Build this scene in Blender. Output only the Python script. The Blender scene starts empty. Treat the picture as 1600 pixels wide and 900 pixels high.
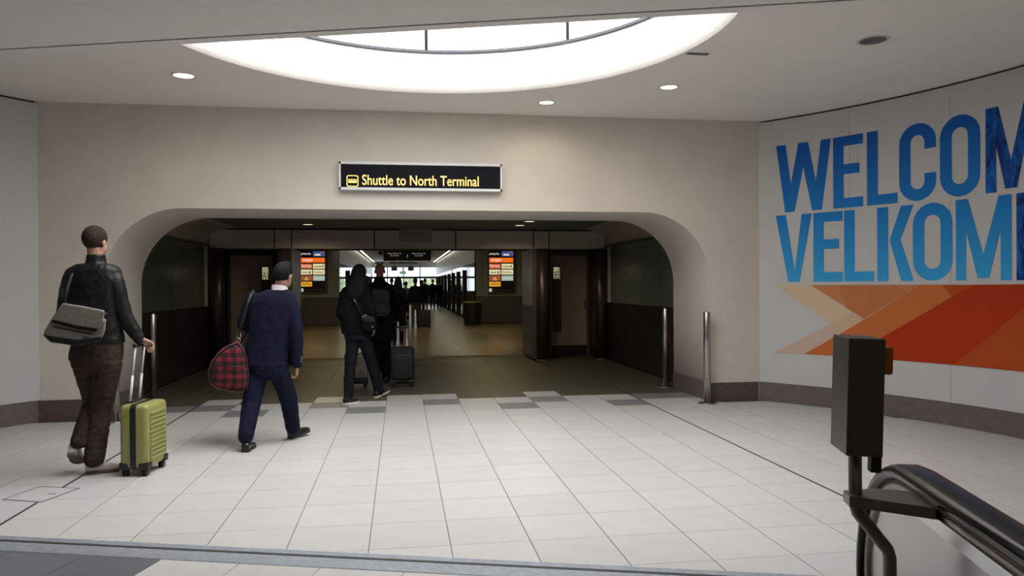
import bpy, bmesh, math, random
from mathutils import Vector, Matrix, noise
R_ = math.radians
random.seed(4)
scene = bpy.context.scene
COL = scene.collection

# ------------------------------------------------------------------ camera
F = 1175.0                      # focal length in pixels of the 1600x900 frame
CAM = Vector((0, 0, 1.467))
PSI = R_(8.42)                  # the camera looks 8.4 degrees to the right of the passage axis
ROT = Matrix.Rotation(-PSI, 3, 'Z') @ Matrix.Rotation(R_(90 - 0.25), 3, 'X') @ Matrix.Rotation(R_(-0.33), 3, 'Z')
cd = bpy.data.cameras.new('camera'); cam = bpy.data.objects.new('camera', cd); COL.objects.link(cam)
cam.matrix_world = Matrix.Translation(CAM) @ ROT.to_4x4()
cd.sensor_width = 36; cd.lens = F / 1600 * 36; cd.clip_end = 300; cd.clip_start = 0.05
scene.camera = cam
# ------------------------------------------------------------------ world + exposure
w = bpy.data.worlds.new('overcast'); scene.world = w; w.use_nodes = True
w.node_tree.nodes['Background'].inputs[0].default_value = (0.93, 0.95, 1.0, 1)
w.node_tree.nodes['Background'].inputs[1].default_value = 2.2
scene.view_settings.view_transform = 'Standard'; scene.view_settings.look = 'None'
scene.view_settings.gamma = 1; scene.view_settings.exposure = 0.0
SKY_POWER = 6.1                 # daylight through the roof panes of the skylight (overcast zenith)
SKY_SIDE = 1.45                  # daylight through its side panes (overcast horizon)
DOWN_W = 16.0                    # ceiling downlights of the hall

# ------------------------------------------------------------------ pixel helpers (1600x900 frame)
FWD = ROT @ Vector((0, 0, -1))
def ray(px, py): return ROT @ Vector(((px - 800) / F, (450 - py) / F, -1))
def atz(px, py, z):
    d = ray(px, py); return CAM + d * ((z - CAM.z) / d.z)
def aty(px, py, y):
    d = ray(px, py); return CAM + d * (y / d.y)
def atx(px, py, x):
    d = ray(px, py); return CAM + d * (x / d.x)
def atd(px, py, dep): return CAM + ray(px, py) * dep
XC = 0.27                       # axis of the arch, passage and skylight
WC, WR = (0.27, 5.16), 5.57     # the curved walls
def atcyl(px, py, r=WR):
    d = ray(px, py); a = d.x**2 + d.y**2; ox, oy = -WC[0], -WC[1]
    b = d.x * ox + d.y * oy; c = ox * ox + oy * oy - r * r
    t = (-b + math.sqrt(b * b - a * c)) / a
    p = CAM + d * t
    return math.atan2(p.x - WC[0], p.y - WC[1]), p.z
TH = R_(16.9)                   # the near hall is turned 16.9 degrees against the passage
U = Vector((math.cos(TH), -math.sin(TH), 0)); V = Vector((math.sin(TH), math.cos(TH), 0))
def near(u, v, z): return U * u + V * v + Vector((0, 0, z))

# ------------------------------------------------------------------ materials
def mat(name, col, rough=0.6, metal=0.0, emit=None, estr=0.0, var=0.0, noise_amt=0.0, noise_scale=8, bump=0.0, bump_scale=60, spec=0.5, coat=0.0):
    m = bpy.data.materials.new(name); m.use_nodes = True
    nt = m.node_tree; N = nt.nodes; L = nt.links; b = N['Principled BSDF']
    b.inputs['Base Color'].default_value = (*col, 1); b.inputs['Roughness'].default_value = rough
    b.inputs['Metallic'].default_value = metal; b.inputs['Specular IOR Level'].default_value = spec
    b.inputs['Coat Weight'].default_value = coat
    if emit:
        b.inputs['Emission Color'].default_value = (*emit, 1); b.inputs['Emission Strength'].default_value = estr
    if var or noise_amt:
        last = None
        tc = N.new('ShaderNodeTexCoord')
        mix = N.new('ShaderNodeHueSaturation'); mix.inputs['Color'].default_value = (*col, 1)
        add = N.new('ShaderNodeMath'); add.operation = 'ADD'; add.inputs[0].default_value = 1; add.inputs[1].default_value = 0
        if var:
            oi = N.new('ShaderNodeObjectInfo'); mr = N.new('ShaderNodeMapRange')
            mr.inputs[3].default_value = 1 - var; mr.inputs[4].default_value = 1 + var
            L.new(oi.outputs['Random'], mr.inputs[0]); L.new(mr.outputs[0], add.inputs[0])
        if noise_amt:
            nz = N.new('ShaderNodeTexNoise'); nz.inputs['Scale'].default_value = noise_scale; nz.inputs['Detail'].default_value = 6
            L.new(tc.outputs['Object'], nz.inputs['Vector'])
            mr2 = N.new('ShaderNodeMapRange'); mr2.inputs[1].default_value = .3; mr2.inputs[2].default_value = .7
            mr2.inputs[3].default_value = -noise_amt; mr2.inputs[4].default_value = noise_amt
            L.new(nz.outputs[0], mr2.inputs[0]); L.new(mr2.outputs[0], add.inputs[1])
        L.new(add.outputs[0], mix.inputs['Value']); L.new(mix.outputs[0], b.inputs['Base Color'])
    if bump:
        tc = N.new('ShaderNodeTexCoord'); nz = N.new('ShaderNodeTexNoise'); nz.inputs['Scale'].default_value = bump_scale
        nz.inputs['Detail'].default_value = 4
        bp = N.new('ShaderNodeBump'); bp.inputs['Strength'].default_value = bump; bp.inputs['Distance'].default_value = 0.01
        L.new(tc.outputs['Object'], nz.inputs['Vector']); L.new(nz.outputs[0], bp.inputs['Height']); L.new(bp.outputs[0], b.inputs['Normal'])
    return m
M = {}
M['cream'] = mat('cream_plaster', (.67, .61, .54), .85, noise_amt=.03, noise_scale=3)
M['ceil'] = mat('ceiling_paint', (.84, .80, .745), .9, noise_amt=.02, noise_scale=2)
M['panel'] = mat('white_panel', (.55, .54, .535), .5, noise_amt=.02, noise_scale=2)
M['backing'] = mat('dark_backing', (.03, .03, .03), .8)
M['skirt'] = mat('bronze_skirting', (.135, .11, .10), .5, noise_amt=.12, noise_scale=14, bump=.1)
M['skirt2'] = mat('brown_skirting', (.105, .07, .065), .5, noise_amt=.12, noise_scale=14, bump=.1)
M['tile'] = mat('pale_floor_tile', (.56, .552, .54), .34, var=.03, noise_amt=.03, noise_scale=5, spec=.4)
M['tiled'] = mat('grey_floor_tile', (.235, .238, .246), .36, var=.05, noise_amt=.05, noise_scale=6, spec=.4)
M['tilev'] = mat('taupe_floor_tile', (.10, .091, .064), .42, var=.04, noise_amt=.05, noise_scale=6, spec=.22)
M['tilen'] = mat('slate_floor_tile', (.135, .14, .155), .4, var=.05, noise_amt=.08, noise_scale=9)
M['grout'] = mat('grout', (.21, .20, .19), .9)
M['alu'] = mat('ribbed_aluminium', (.50, .53, .58), .5, .45, noise_amt=.1, noise_scale=20)
M['rubber'] = mat('dark_rubber', (.028, .03, .033), .6)
M['steel'] = mat('brushed_steel', (.46, .44, .42), .28, 1.0, noise_amt=.05, noise_scale=30)
M['steelbox'] = mat('olive_grey_steel', (.16, .14, .11), .42, .6, noise_amt=.06, noise_scale=40)
M['steeld'] = mat('dark_brushed_steel', (.25, .22, .19), .42, .6, noise_amt=.06, noise_scale=40)
M['bronze'] = mat('dark_bronze_column', (.085, .065, .06), .36, .6)
M['whiteframe'] = mat('white_metal_frame', (.72, .72, .73), .4)
M['black'] = mat('black_plastic', (.012, .012, .013), .45)
M['signface'] = mat('sign_face', (.010, .010, .014), .6, spec=.08)
M['amber'] = mat('amber_letter', (.9, .65, .2), .5, emit=(1.0, .60, .16), estr=1.15)
M['glaze'] = mat('frosted_skylight_glass', (.9, .9, .9), .6, emit=(1, 1, 1), estr=SKY_POWER)
M['glazeside'] = mat('frosted_side_glass', (.6, .6, .6), .6, emit=(1, 1, 1), estr=SKY_SIDE)
M['drum'] = mat('white_drum', (.92, .92, .92), .8)
M['bar'] = mat('glazing_bar', (.05, .055, .065), .6)
M['lens'] = mat('lamp_lens', (.9, .85, .7), .5, emit=(1.0, .90, .62), estr=1.4)
M['lamptrim'] = mat('lamp_trim', (.66, .65, .63), .45)
M['lampoff'] = mat('unlit_lamp', (.11, .105, .10), .45, .2)
M['vglass'] = mat('sea_green_glass', (.125, .15, .12), .2, noise_amt=.05, spec=.5)
M['vpanel'] = mat('charcoal_panel', (.036, .032, .028), .34, .3, noise_amt=.08, noise_scale=12)
M['vcream'] = mat('taupe_fascia', (.58, .51, .425), .6, noise_amt=.03)
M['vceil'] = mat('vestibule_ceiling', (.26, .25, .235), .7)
M['door'] = mat('taupe_door', (.46, .32, .235), .5, noise_amt=.04)
M['doorframe'] = mat('door_frame', (.10, .085, .075), .45)
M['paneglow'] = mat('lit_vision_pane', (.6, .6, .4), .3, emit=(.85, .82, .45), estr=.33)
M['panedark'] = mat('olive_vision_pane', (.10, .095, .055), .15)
M['olive'] = mat('olive_wall_panel', (.36, .37, .30), .4, noise_amt=.03)
M['olived'] = mat('bronze_dado', (.12, .105, .075), .4, .1, noise_amt=.06)
M['corrwall'] = mat('pearl_wall_panel', (.50, .49, .48), .35, .2)
M['corrglass'] = mat('dark_platform_glass', (.020, .024, .027), .04, spec=.6)
M['corrceil'] = mat('corridor_ceiling', (.62, .62, .60), .6)
M['led'] = mat('led_strip', (1, .95, .8), .5, emit=(1, .93, .72), estr=6.0)
M['screen'] = mat('poster_black', (.010, .011, .009), .3)

def plane_ramp(name, stops, coord='Object', axis=2, lo=0, hi=1, rough=.5):
    m = bpy.data.materials.new(name); m.use_nodes = True; nt = m.node_tree; N = nt.nodes; L = nt.links
    tc = N.new('ShaderNodeTexCoord'); sp = N.new('ShaderNodeSeparateXYZ'); mr = N.new('ShaderNodeMapRange'); cr = N.new('ShaderNodeValToRGB')
    mr.inputs[1].default_value = lo; mr.inputs[2].default_value = hi
    L.new(tc.outputs[coord], sp.inputs[0]); L.new(sp.outputs[axis], mr.inputs[0]); L.new(mr.outputs[0], cr.inputs[0])
    while len(cr.color_ramp.elements) < len(stops): cr.color_ramp.elements.new(.5)
    for e, (p, c) in zip(cr.color_ramp.elements, stops): e.position = p; e.color = (*c, 1)
    L.new(cr.outputs[0], N['Principled BSDF'].inputs['Base Color']); N['Principled BSDF'].inputs['Roughness'].default_value = rough
    return m

# ------------------------------------------------------------------ object helpers
ORG = {}
def link(o): COL.objects.link(o); return o
def thing(name, loc, label, cat, group=None):
    o = bpy.data.objects.new(name, None); o.empty_display_size = .1; link(o); o.location = loc
    ORG[o.name] = Vector(loc); o['label'] = label; o['category'] = cat
    if group: o['group'] = group
    return o
def tag(o, label, cat, group=None):
    o['label'] = label; o['category'] = cat
    if group: o['group'] = group
    return o
def struct(o, label=None):
    o['kind'] = 'structure'
    if label: o['label'] = label
    return o
def obj(name, me, m, parent=None, origin=None, smooth=False):
    """world-space mesh or bmesh -> object; origin = parent's origin unless given"""
    if isinstance(me, bmesh.types.BMesh):
        b = me; me = bpy.data.meshes.new(name); b.to_mesh(me); b.free()
    org = Vector(origin) if origin is not None else (ORG[parent.name] if parent else Vector((0, 0, 0)))
    if org.length: me.transform(Matrix.Translation(-org))
    if m is not None:
        ms = m if isinstance(m, (list, tuple)) else [m]
        me.materials.clear()
        for x in ms: me.materials.append(x)
    if smooth: me.polygons.foreach_set('use_smooth', [True] * len(me.polygons))
    o = bpy.data.objects.new(name, me); link(o)
    if parent:
        o.parent = parent; o.location = org - ORG[parent.name]
    else: o.location = org
    ORG[o.name] = org
    return o
def bxb(b, x0, x1, y0, y1, z0, z1, mtx=None, bevel=0):
    r = bmesh.ops.create_cube(b, size=1)
    vs = r['verts']
    bmesh.ops.scale(b, vec=(abs(x1 - x0), abs(y1 - y0), abs(z1 - z0)), verts=vs)
    bmesh.ops.translate(b, vec=((x0 + x1) / 2, (y0 + y1) / 2, (z0 + z1) / 2), verts=vs)
    if bevel:
        es = list({e for v in vs for e in v.link_edges})
        rr = bmesh.ops.bevel(b, geom=es, offset=bevel, segments=2, affect='EDGES', profile=.6)
        vs = list({v for f in rr['faces'] for v in f.verts} | {v for v in vs if v.is_valid})
    if mtx is not None: bmesh.ops.transform(b, matrix=mtx, verts=vs)
    return vs
def box(name, x0, x1, y0, y1, z0, z1, m, parent=None, bevel=0, mtx=None, origin=None):
    b = bmesh.new(); bxb(b, x0, x1, y0, y1, z0, z1, mtx, bevel)
    return obj(name, b, m, parent, origin)
def prism(name, pts, d, m, parent=None, origin=None, bm=None):
    """polygon pts (3d) extruded by vector d"""
    b = bm or bmesh.new(); d = Vector(d); n = len(pts)
    a = [b.verts.new(p) for p in pts]; c = [b.verts.new(Vector(p) + d) for p in pts]
    b.faces.new(a); b.faces.new(c[::-1])
    for i in range(n): b.faces.new((a[i], c[i], c[(i + 1) % n], a[(i + 1) % n]))
    bmesh.ops.recalc_face_normals(b, faces=b.faces)
    if bm: return
    return obj(name, b, m, parent, origin)
def lathe(name, prof, c, m, parent=None, seg=32, origin=None, smooth=True):
    """profile (r,z) about vertical axis through c"""
    b = bmesh.new(); rings = []
    for r, z in prof:
        rings.append([b.verts.new((c[0] + r * math.cos(2 * math.pi * i / seg), c[1] + r * math.sin(2 * math.pi * i / seg), c[2] + z)) for i in range(seg)])
    for a, d in zip(rings, rings[1:]):
        for i in range(seg): b.faces.new((a[i], a[(i + 1) % seg], d[(i + 1) % seg], d[i]))
    if prof[0][0] > 0: b.faces.new(rings[0][::-1])
    if prof[-1][0] > 0: b.faces.new(rings[-1])
    bmesh.ops.remove_doubles(b, verts=b.verts, dist=1e-6)
    bmesh.ops.recalc_face_normals(b, faces=b.faces)
    o = obj(name, b, m, parent, origin)
    if smooth:
        for p in o.data.polygons: p.use_smooth = abs(p.normal.z) < .9
    return o
def frame_of(d):
    d = d.normalized(); a = Vector((0, 0, 1)) if abs(d.z) < .95 else Vector((0, 1, 0))
    x = d.cross(a).normalized(); return x, d.cross(x).normalized()
def tube(b, pts, rad, n=12, cap=True):
    """round tube through pts; rad number or list"""
    pts = [Vector(p) for p in pts]; rings = []
    rad = rad if isinstance(rad, (list, tuple)) else [rad] * len(pts)
    px = None
    for i, p in enumerate(pts):
        d = (pts[min(i + 1, len(pts) - 1)] - pts[max(i - 1, 0)])
        if d.length < 1e-9: d = Vector((0, 0, 1))
        x, y = frame_of(d)
        if px is not None:
            x = (px - d.normalized() * px.dot(d.normalized())).normalized(); y = d.normalized().cross(x)
        px = x
        rings.append([b.verts.new(p + (x * math.cos(2 * math.pi * k / n) + y * math.sin(2 * math.pi * k / n)) * rad[i]) for k in range(n)])
    for a, c in zip(rings, rings[1:]):
        for k in range(n): b.faces.new((a[k], a[(k + 1) % n], c[(k + 1) % n], c[k]))
    if cap: b.faces.new(rings[0][::-1]); b.faces.new(rings[-1])
def tubeobj(name, pts, rad, m, parent=None, n=12, origin=None):
    b = bmesh.new(); tube(b, pts, rad, n); bmesh.ops.recalc_face_normals(b, faces=b.faces)
    o = obj(name, b, m, parent, origin)
    for p in o.data.polygons: p.use_smooth = len(p.vertices) == 4
    return o
WORK0 = bpy.data.scenes.new('textbench')
def bench(sc):
    with bpy.context.temp_override(scene=sc, view_layer=sc.view_layers[0]):
        d = bpy.context.evaluated_depsgraph_get(); d.update(); return d
def textobj(name, s, size, p, m, parent, rot=(math.pi / 2, 0, 0), align='LEFT', width=None, ext=.001, bold=0.0):
    cu = bpy.data.curves.new('t', 'FONT'); cu.body = s; cu.size = size; cu.align_x = align; cu.extrude = ext; cu.offset = bold
    t = bpy.data.objects.new('t', cu); WORK0.collection.objects.link(t); dg = bench(WORK0)
    me = bpy.data.meshes.new_from_object(t.evaluated_get(dg)); bpy.data.objects.remove(t)
    if width:
        xs = [v.co.x for v in me.vertices]; k = width / (max(xs) - min(xs)); x0 = min(xs)
        for v in me.vertices: v.co.x = (v.co.x - (x0 if align == 'LEFT' else 0)) * k
    from mathutils import Euler
    me.transform(Matrix.Translation(p) @ Euler(rot).to_matrix().to_4x4())
    return obj(name, me, m, parent)
def clip(poly, n, d):
    """keep the side where n.p >= d (2d)"""
    out = []
    for i, p in enumerate(poly):
        q = poly[(i + 1) % len(poly)]; a = n[0] * p[0] + n[1] * p[1] - d; c = n[0] * q[0] + n[1] * q[1] - d
        if a >= 0: out.append(p)
        if a * c < 0:
            t = a / (a - c); out.append((p[0] + t * (q[0] - p[0]), p[1] + t * (q[1] - p[1])))
    return out
def arc_wall(name, r0, r1, a0, a1, z0, z1, m, parent=None, step=R_(1.5)):
    """solid curved slab between radii r0<r1 around the hall centre, angle from +Y clockwise"""
    n = max(2, int(abs(a1 - a0) / step) + 1); b = bmesh.new(); cols = []
    for i in range(n + 1):
        a = a0 + (a1 - a0) * i / n; s, c = math.sin(a), math.cos(a)
        cols.append([b.verts.new((WC[0] + r * s, WC[1] + r * c, z)) for r, z in ((r0, z0), (r1, z0), (r1, z1), (r0, z1))])
    for a, c in zip(cols, cols[1:]):
        for k in range(4): b.faces.new((a[k], a[(k + 1) % 4], c[(k + 1) % 4], c[k]))
    b.faces.new(cols[0][::-1]); b.faces.new(cols[-1]); bmesh.ops.recalc_face_normals(b, faces=b.faces)
    return obj(name, b, m, parent)

# ================================================================== THE SETTING
YW, YI = 8.86, 10.12            # front and back of the arch wall
AH, AT, AR = 3.52, 2.345, 0.85  # arch half width, height, corner radius
ZC = 3.49                       # hall ceiling
YV = 14.3                       # back of the vestibule
VH = 3.71                       # vestibule half width
T = 0.455                       # floor tile
JV0, JV1 = 3.715, 3.952         # metal joint cover in the near frame

# ---- floor
fb = bmesh.new(); bxb(fb, -10, 10.5, -9, 15.6, -.2, -.004)
floor = struct(obj('floor', fb, M['grout']), 'pale square floor tiles with thin grey joints')
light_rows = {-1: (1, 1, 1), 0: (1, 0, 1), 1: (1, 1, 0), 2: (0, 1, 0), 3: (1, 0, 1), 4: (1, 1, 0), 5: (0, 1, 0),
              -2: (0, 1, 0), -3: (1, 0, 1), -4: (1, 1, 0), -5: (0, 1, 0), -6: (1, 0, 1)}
Y0 = 8.79; GX, GY = .0035, .0014
nv = (V.x, V.y)
tiles = []
def tile_poly(poly, m, full):
    cx = sum(p[0] for p in poly) / len(poly); cy = sum(p[1] for p in poly) / len(poly)
    tiles.append((cx * cx + cy * cy, poly, m, full, (cx, cy)))
for k in range(-14, 16):
    for j in range(-18, 15):
        x0, x1 = XC + k * T + GX, XC + (k + 1) * T - GX; y0, y1 = Y0 + j * T + GY, Y0 + (j + 1) * T - GY
        cx, cy = (x0 + x1) / 2, (y0 + y1) / 2
        if cy < YW - .05:
            if math.hypot(cx - WC[0], cy - WC[1]) > WR + .2: continue
        elif cy < YI:
            if abs(cx - XC) > AH + .2: continue
        elif cy < 15.3:
            if abs(cx - XC) > VH + .2: continue
        else: continue
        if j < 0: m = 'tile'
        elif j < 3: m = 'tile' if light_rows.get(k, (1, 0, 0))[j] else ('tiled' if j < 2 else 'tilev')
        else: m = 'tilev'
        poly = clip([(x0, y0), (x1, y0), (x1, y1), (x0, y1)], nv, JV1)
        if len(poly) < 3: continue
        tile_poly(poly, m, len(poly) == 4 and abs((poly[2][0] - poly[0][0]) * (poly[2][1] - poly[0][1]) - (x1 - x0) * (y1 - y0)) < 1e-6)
# near-hall tiles, laid square to the metal joint
for i in range(-10, 9):
    for j in range(0, 4):
        u0, u1 = -2.47 + i * .45 + .002, -2.47 + (i + 1) * .45 - .002; v1, v0 = JV0 - j * .45 - .002, JV0 - (j + 1) * .45 + .002
        c = [near(u0, v0, 0), near(u1, v0, 0), near(u1, v1, 0), near(u0, v1, 0)]
        tile_poly([(p.x, p.y) for p in c], 'tilen' if i < 0 else 'tile', False)
def seen(c):
    d = Vector((c[0], c[1], 0)) - CAM; l = ROT.transposed() @ d
    return l.z < -.5 and abs(l.x / -l.z) < .72 and l.y / -l.z > -.42
tiles.sort(key=lambda t: (not seen(t[4]), t[0]))
protos = {}; rest = {}
for n_, (d2, poly, m, full, c) in enumerate(tiles):
    if n_ < 300:
        if full and m in protos: me = protos[m]
        else:
            b = bmesh.new(); cc = c if full else (0, 0)
            lo = [b.verts.new((p[0] - c[0], p[1] - c[1], -.012)) for p in poly]; hi = [b.verts.new((p[0] - c[0], p[1] - c[1], 0)) for p in poly]
            b.faces.new(hi)
            for q in range(len(poly)): b.faces.new((lo[q], lo[(q + 1) % len(poly)], hi[(q + 1) % len(poly)], hi[q]))
            bmesh.ops.recalc_face_normals(b, faces=b.faces)
            me = bpy.data.meshes.new('floor_tile'); b.to_mesh(me); b.free(); me.materials.append(M[m])
            if full: protos[m] = me
        o = bpy.data.objects.new('floor_tile', me); link(o); o.parent = floor; o.location = (c[0], c[1], 0)
    else: rest.setdefault(m, []).append(poly)
for m, polys in rest.items():
    b = bmesh.new()
    for poly in polys:
        lo = [b.verts.new((*p, -.012)) for p in poly]; hi = [b.verts.new((*p, 0)) for p in poly]; b.faces.new(hi)
        for q in range(len(poly)): b.faces.new((lo[q], lo[(q + 1) % len(poly)], hi[(q + 1) % len(poly)], hi[q]))
    o = obj('far_floor_tiles', b, M[m], floor); o['kind'] = 'stuff'
# dark strips along the floor on both sides of the passage
for i, x in enumerate((XC - 2.73, XC + 2.73)):
    yy = (JV1 - x * V.x) / V.y
    st_ = struct(box('trim_%d' % (i + 1), x - .009, x + .009, yy if i else atz(103, 762, 0).y, 14.2, -.01, .0015, M['rubber']), 'dark movement joint strip let into the floor')
    if not i: box('near_strip', x - .009, x + .009, yy, atz(65, 785, 0).y, -.01, .0015, M['rubber'], st_)   # interrupted by the floor hatch

# ---- arch wall
def arch_profile(n=14):
    p = [(XC - AH, 0.0), (XC - AH, AT - AR)]
    for i in range(1, n + 1):
        a = math.pi - (math.pi / 2) * i / n; p.append((XC - AH + AR + AR * math.cos(a), AT - AR + AR * math.sin(a)))
    q = [(2 * XC - x, z) for x, z in p[::-1]]
    return p + q
ap = arch_profile(); n = len(ap)
ox0, ox1 = -5.4, 5.94
def outer(i):
    x, z = ap[i]
    if i == 0: return (ox0, 0)
    if i == n - 1: return (ox1, 0)
    if i == 1: return (ox0, AT - AR)
    if i == n - 2: return (ox1, AT - AR)
    h = n // 2
    if i < h: t = (i - 1) / (h - 2); return (ox0, AT - AR + (ZC + .02 - AT + AR) * min(1, t * 2)) if t < .5 else (ox0 + (x - ox0) * (t - .5) * 2, ZC + .02)
    a = outer(n - 1 - i); return (2 * XC - a[0], a[1])
b = bmesh.new()
fp = [b.verts.new((x, YW, z)) for x, z in ap]; bp = [b.verts.new((x, YI, z)) for x, z in ap]
fo = [b.verts.new((outer(i)[0], YW, outer(i)[1])) for i in range(n)]; bo = [b.verts.new((outer(i)[0], YI, outer(i)[1])) for i in range(n)]
for i in range(n - 1):
    b.faces.new((fp[i], fp[i + 1], fo[i + 1], fo[i])); b.faces.new((bp[i], bp[i + 1], bo[i + 1], bo[i]))
    b.faces.new((fp[i], bp[i], bp[i + 1], fp[i + 1])); b.faces.new((fo[i], bo[i], bo[i + 1], fo[i + 1]))
for i in (0, n - 1): b.faces.new((fp[i], bp[i], bo[i], fo[i]))
bmesh.ops.remove_doubles(b, verts=b.verts, dist=1e-5); bmesh.ops.recalc_face_normals(b, faces=b.faces)
wall_back = struct(obj('wall_back', b, M['cream']), 'cream wall with a wide round-cornered opening')
for p in wall_back.data.polygons: p.use_smooth = abs(p.normal.y) < .1
for e in wall_back.data.edges:
    ya, yb = (wall_back.data.vertices[i].co.y for i in e.vertices)
    if abs(ya - yb) < 1e-4: e.use_edge_sharp = True
# skirting of the arch wall: front faces and the reveal
AL, ARR = R_(0), R_(0)
aR = math.atan2(4.41 - WC[0], YW - WC[1]); aL = -aR
for nm, x0, x1 in (('baseboard_back_left', -3.93, XC - AH - .004), ('baseboard_back_right', XC + AH + .004, 4.42)):
    struct(box(nm, x0, x1, YW - .012, YW, 0, .235, M['skirt2']))
for nm, s in (('baseboard_arch_left', -1), ('baseboard_arch_right', 1)):
    x = XC + s * AH
    struct(box(nm, min(x, x - s * .012), max(x, x - s * .012), YW - .012, YI, 0, .235, M['skirt']))

# ---- curved walls: dark backing, white panels, skirting
for side, s, aend in (('right', 1, R_(130)), ('left', -1, R_(100))):
    wl = struct(arc_wall('wall_' + side, WR + .03, WR + .16, s * (aR + .003), s * aend, 0, ZC + .02, M['backing']), 'curved wall of smooth off-white panels')
    a = aR + .004; k = 0
    while a < aend - .01:
        e = min(a + R_(11.5), aend)
        arc_wall('wall_panel', WR, WR + .029, s * a, s * (e - .0006), .237, ZC - .022, M['panel'], wl)
        a = e; k += 1
    struct(arc_wall('baseboard_' + side, WR + .004, WR + .034, s * (aR + .002), s * aend, 0, .232, M['skirt']))
# ---- hall ceiling with the round skylight
SC = (0.27, 5.70); R1, R2 = 2.27, 2.165
b = bmesh.new(); seg = 96; inner = []; outr = []
for i in range(seg):
    a = 2 * math.pi * i / seg; s, c = math.sin(a), math.cos(a)
    inner.append(b.verts.new((SC[0] + R1 * s, SC[1] + R1 * c, ZC)))
    t = min((7.0 / abs(s)) if abs(s) > 1e-6 else 1e9, (((YW + .1 - SC[1]) if c > 0 else 4.5) / abs(c)) if abs(c) > 1e-6 else 1e9)
    outr.append(b.verts.new((SC[0] + t * s, SC[1] + t * c, ZC)))
for i in range(seg): b.faces.new((inner[i], inner[(i + 1) % seg], outr[(i + 1) % seg], outr[i]))
r = bmesh.ops.extrude_face_region(b, geom=list(b.faces)); bmesh.ops.translate(b, vec=(0, 0, .08), verts=[v for v in r['geom'] if isinstance(v, bmesh.types.BMVert)])
bmesh.ops.recalc_face_normals(b, faces=b.faces)
ceiling = struct(obj('ceiling', b, M['ceil']), 'smooth pale ceiling with a round skylight opening')
sky = thing('skylight', (SC[0], SC[1], ZC), 'large round skylight of white glazing in the pale ceiling', 'skylight')
def ring(name, prof, m, seg=96):
    b = bmesh.new(); rings = [[b.verts.new((SC[0] + r * math.sin(2 * math.pi * i / seg), SC[1] + r * math.cos(2 * math.pi * i / seg), z)) for i in range(seg)] for r, z in prof]
    for a, c in zip(rings, rings[1:]):
        for i in range(seg): b.faces.new((a[i], a[(i + 1) % seg], c[(i + 1) % seg], c[i]))
    for f in b.faces: f.smooth = True
    return obj(name, b, m, sky)
ring('reveal_ring', [(R1, ZC), (R2, ZC + .10), (R2 + .03, ZC + .10), (R1 + .06, ZC + .02)], M['ceil'])
ring('drum', [(R2 + .004, ZC + .10), (R2 + .004, ZC + .40), (R2 + .03, ZC + .40), (R2 + .03, ZC + .10)], M['drum'])
ring('glazing_ring', [(R2 - .02, ZC + .388), (R2 - .02, ZC + .416), (R2 + .03, ZC + .416), (R2 + .03, ZC + .388), (R2 - .02, ZC + .388)], M['bar'])
NB = 9; ztop = ZC + 2.8
_p = atz(882, 62, ZC + .4); BAR0 = math.atan2(_p.x - SC[0], _p.y - SC[1])
for i in range(NB):           # each pane of the lantern is a piece of its own, its bar between
    a0 = BAR0 + 2 * math.pi * i / NB; a1 = a0 + 2 * math.pi / NB
    for nm_, prof, m_ in (('side_pane', ((R2, ZC + .415), (R2, ztop - .03)), M['glazeside']), ('roof_pane', ((R2 - .02, ztop - .02), (R2 * .6, ztop + .12), (.05, ztop + .18)), M['glaze'])):
        b = bmesh.new(); lv = []
        for q in range(9):
            a = a0 + .006 + (a1 - a0 - .012) * q / 8
            lv.append([b.verts.new((SC[0] + r * math.sin(a), SC[1] + r * math.cos(a), z)) for r, z in prof])
        for A, B in zip(lv, lv[1:]):
            for k in range(len(prof) - 1): b.faces.new((A[k], A[k + 1], B[k + 1], B[k]))
        obj(nm_, b, m_, sky)
    tubeobj('glazing_bar', [(SC[0] + r * math.sin(a0), SC[1] + r * math.cos(a0), z) for r, z in ((R2 - .006, ZC + .41), (R2 - .006, ztop - .02), (R2 * .6, ztop + .10), (.05, ztop + .16))], .017, M['bar'], sky, 6)
# ---- lower ceiling of the near hall
ZN = 2.868
def nprism(name, u0, u1, v0, v1, z0, z1, m, parent=None):
    return prism(name, [near(u0, v0, z0), near(u1, v0, z0), near(u1, v1, z0), near(u0, v1, z0)], (0, 0, z1 - z0), m, parent)
struct(nprism('ceiling_near', -8, 8, -6.2, 3.93, ZN, ZN + .14, M['ceil']), 'lower grey ceiling of the near hall')
struct(nprism('trim_3', -8, 8, 3.945, 4.02, ZN - .002, ZN + .14, M['ceil']), 'pale edge strip of the lower ceiling')
struct(nprism('trim_4', -8, 8, 3.93, 3.945, ZN + .02, ZN + .13, M['backing']), 'dark gap along the lower ceiling edge')

# the rest of the near hall, behind the camera
HALL = mat('hall_wall_paint', (.45, .44, .42), .8)
struct(nprism('wall_rear', -8, 8, -6.2, -6.0, 0, ZN, HALL)); struct(nprism('wall_near_left', -6.5, -6.3, -6, 2.7, 0, ZN, HALL))
struct(nprism('wall_near_right', 4.4, 4.6, -6, 3.6, 0, ZN, HALL)); struct(nprism('wall_bulkhead', -8, 8, 3.0, 3.08, ZN + .14, ZC, HALL))
# ---- ribbed metal joint cover across the floor
jc = thing('floor_joint_cover', near(0, 3.83, 0), 'ribbed grey metal joint cover running across the floor', 'joint cover')
nprism('base_plate', -7, 6, JV0 + .002, JV1 - .002, -.05, .001, M['alu'], jc)
nprism('rubber_gap', -7, 6, 3.842, 3.878, -.01, .0022, M['rubber'], jc)
for v in [JV0 + .008 + .016 * i for i in range(8)] + [3.883 + .016 * i for i in range(4)]:
    nprism('rib', -7, 6, v, v + .009, 0, .004, M['alu'], jc)
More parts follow.
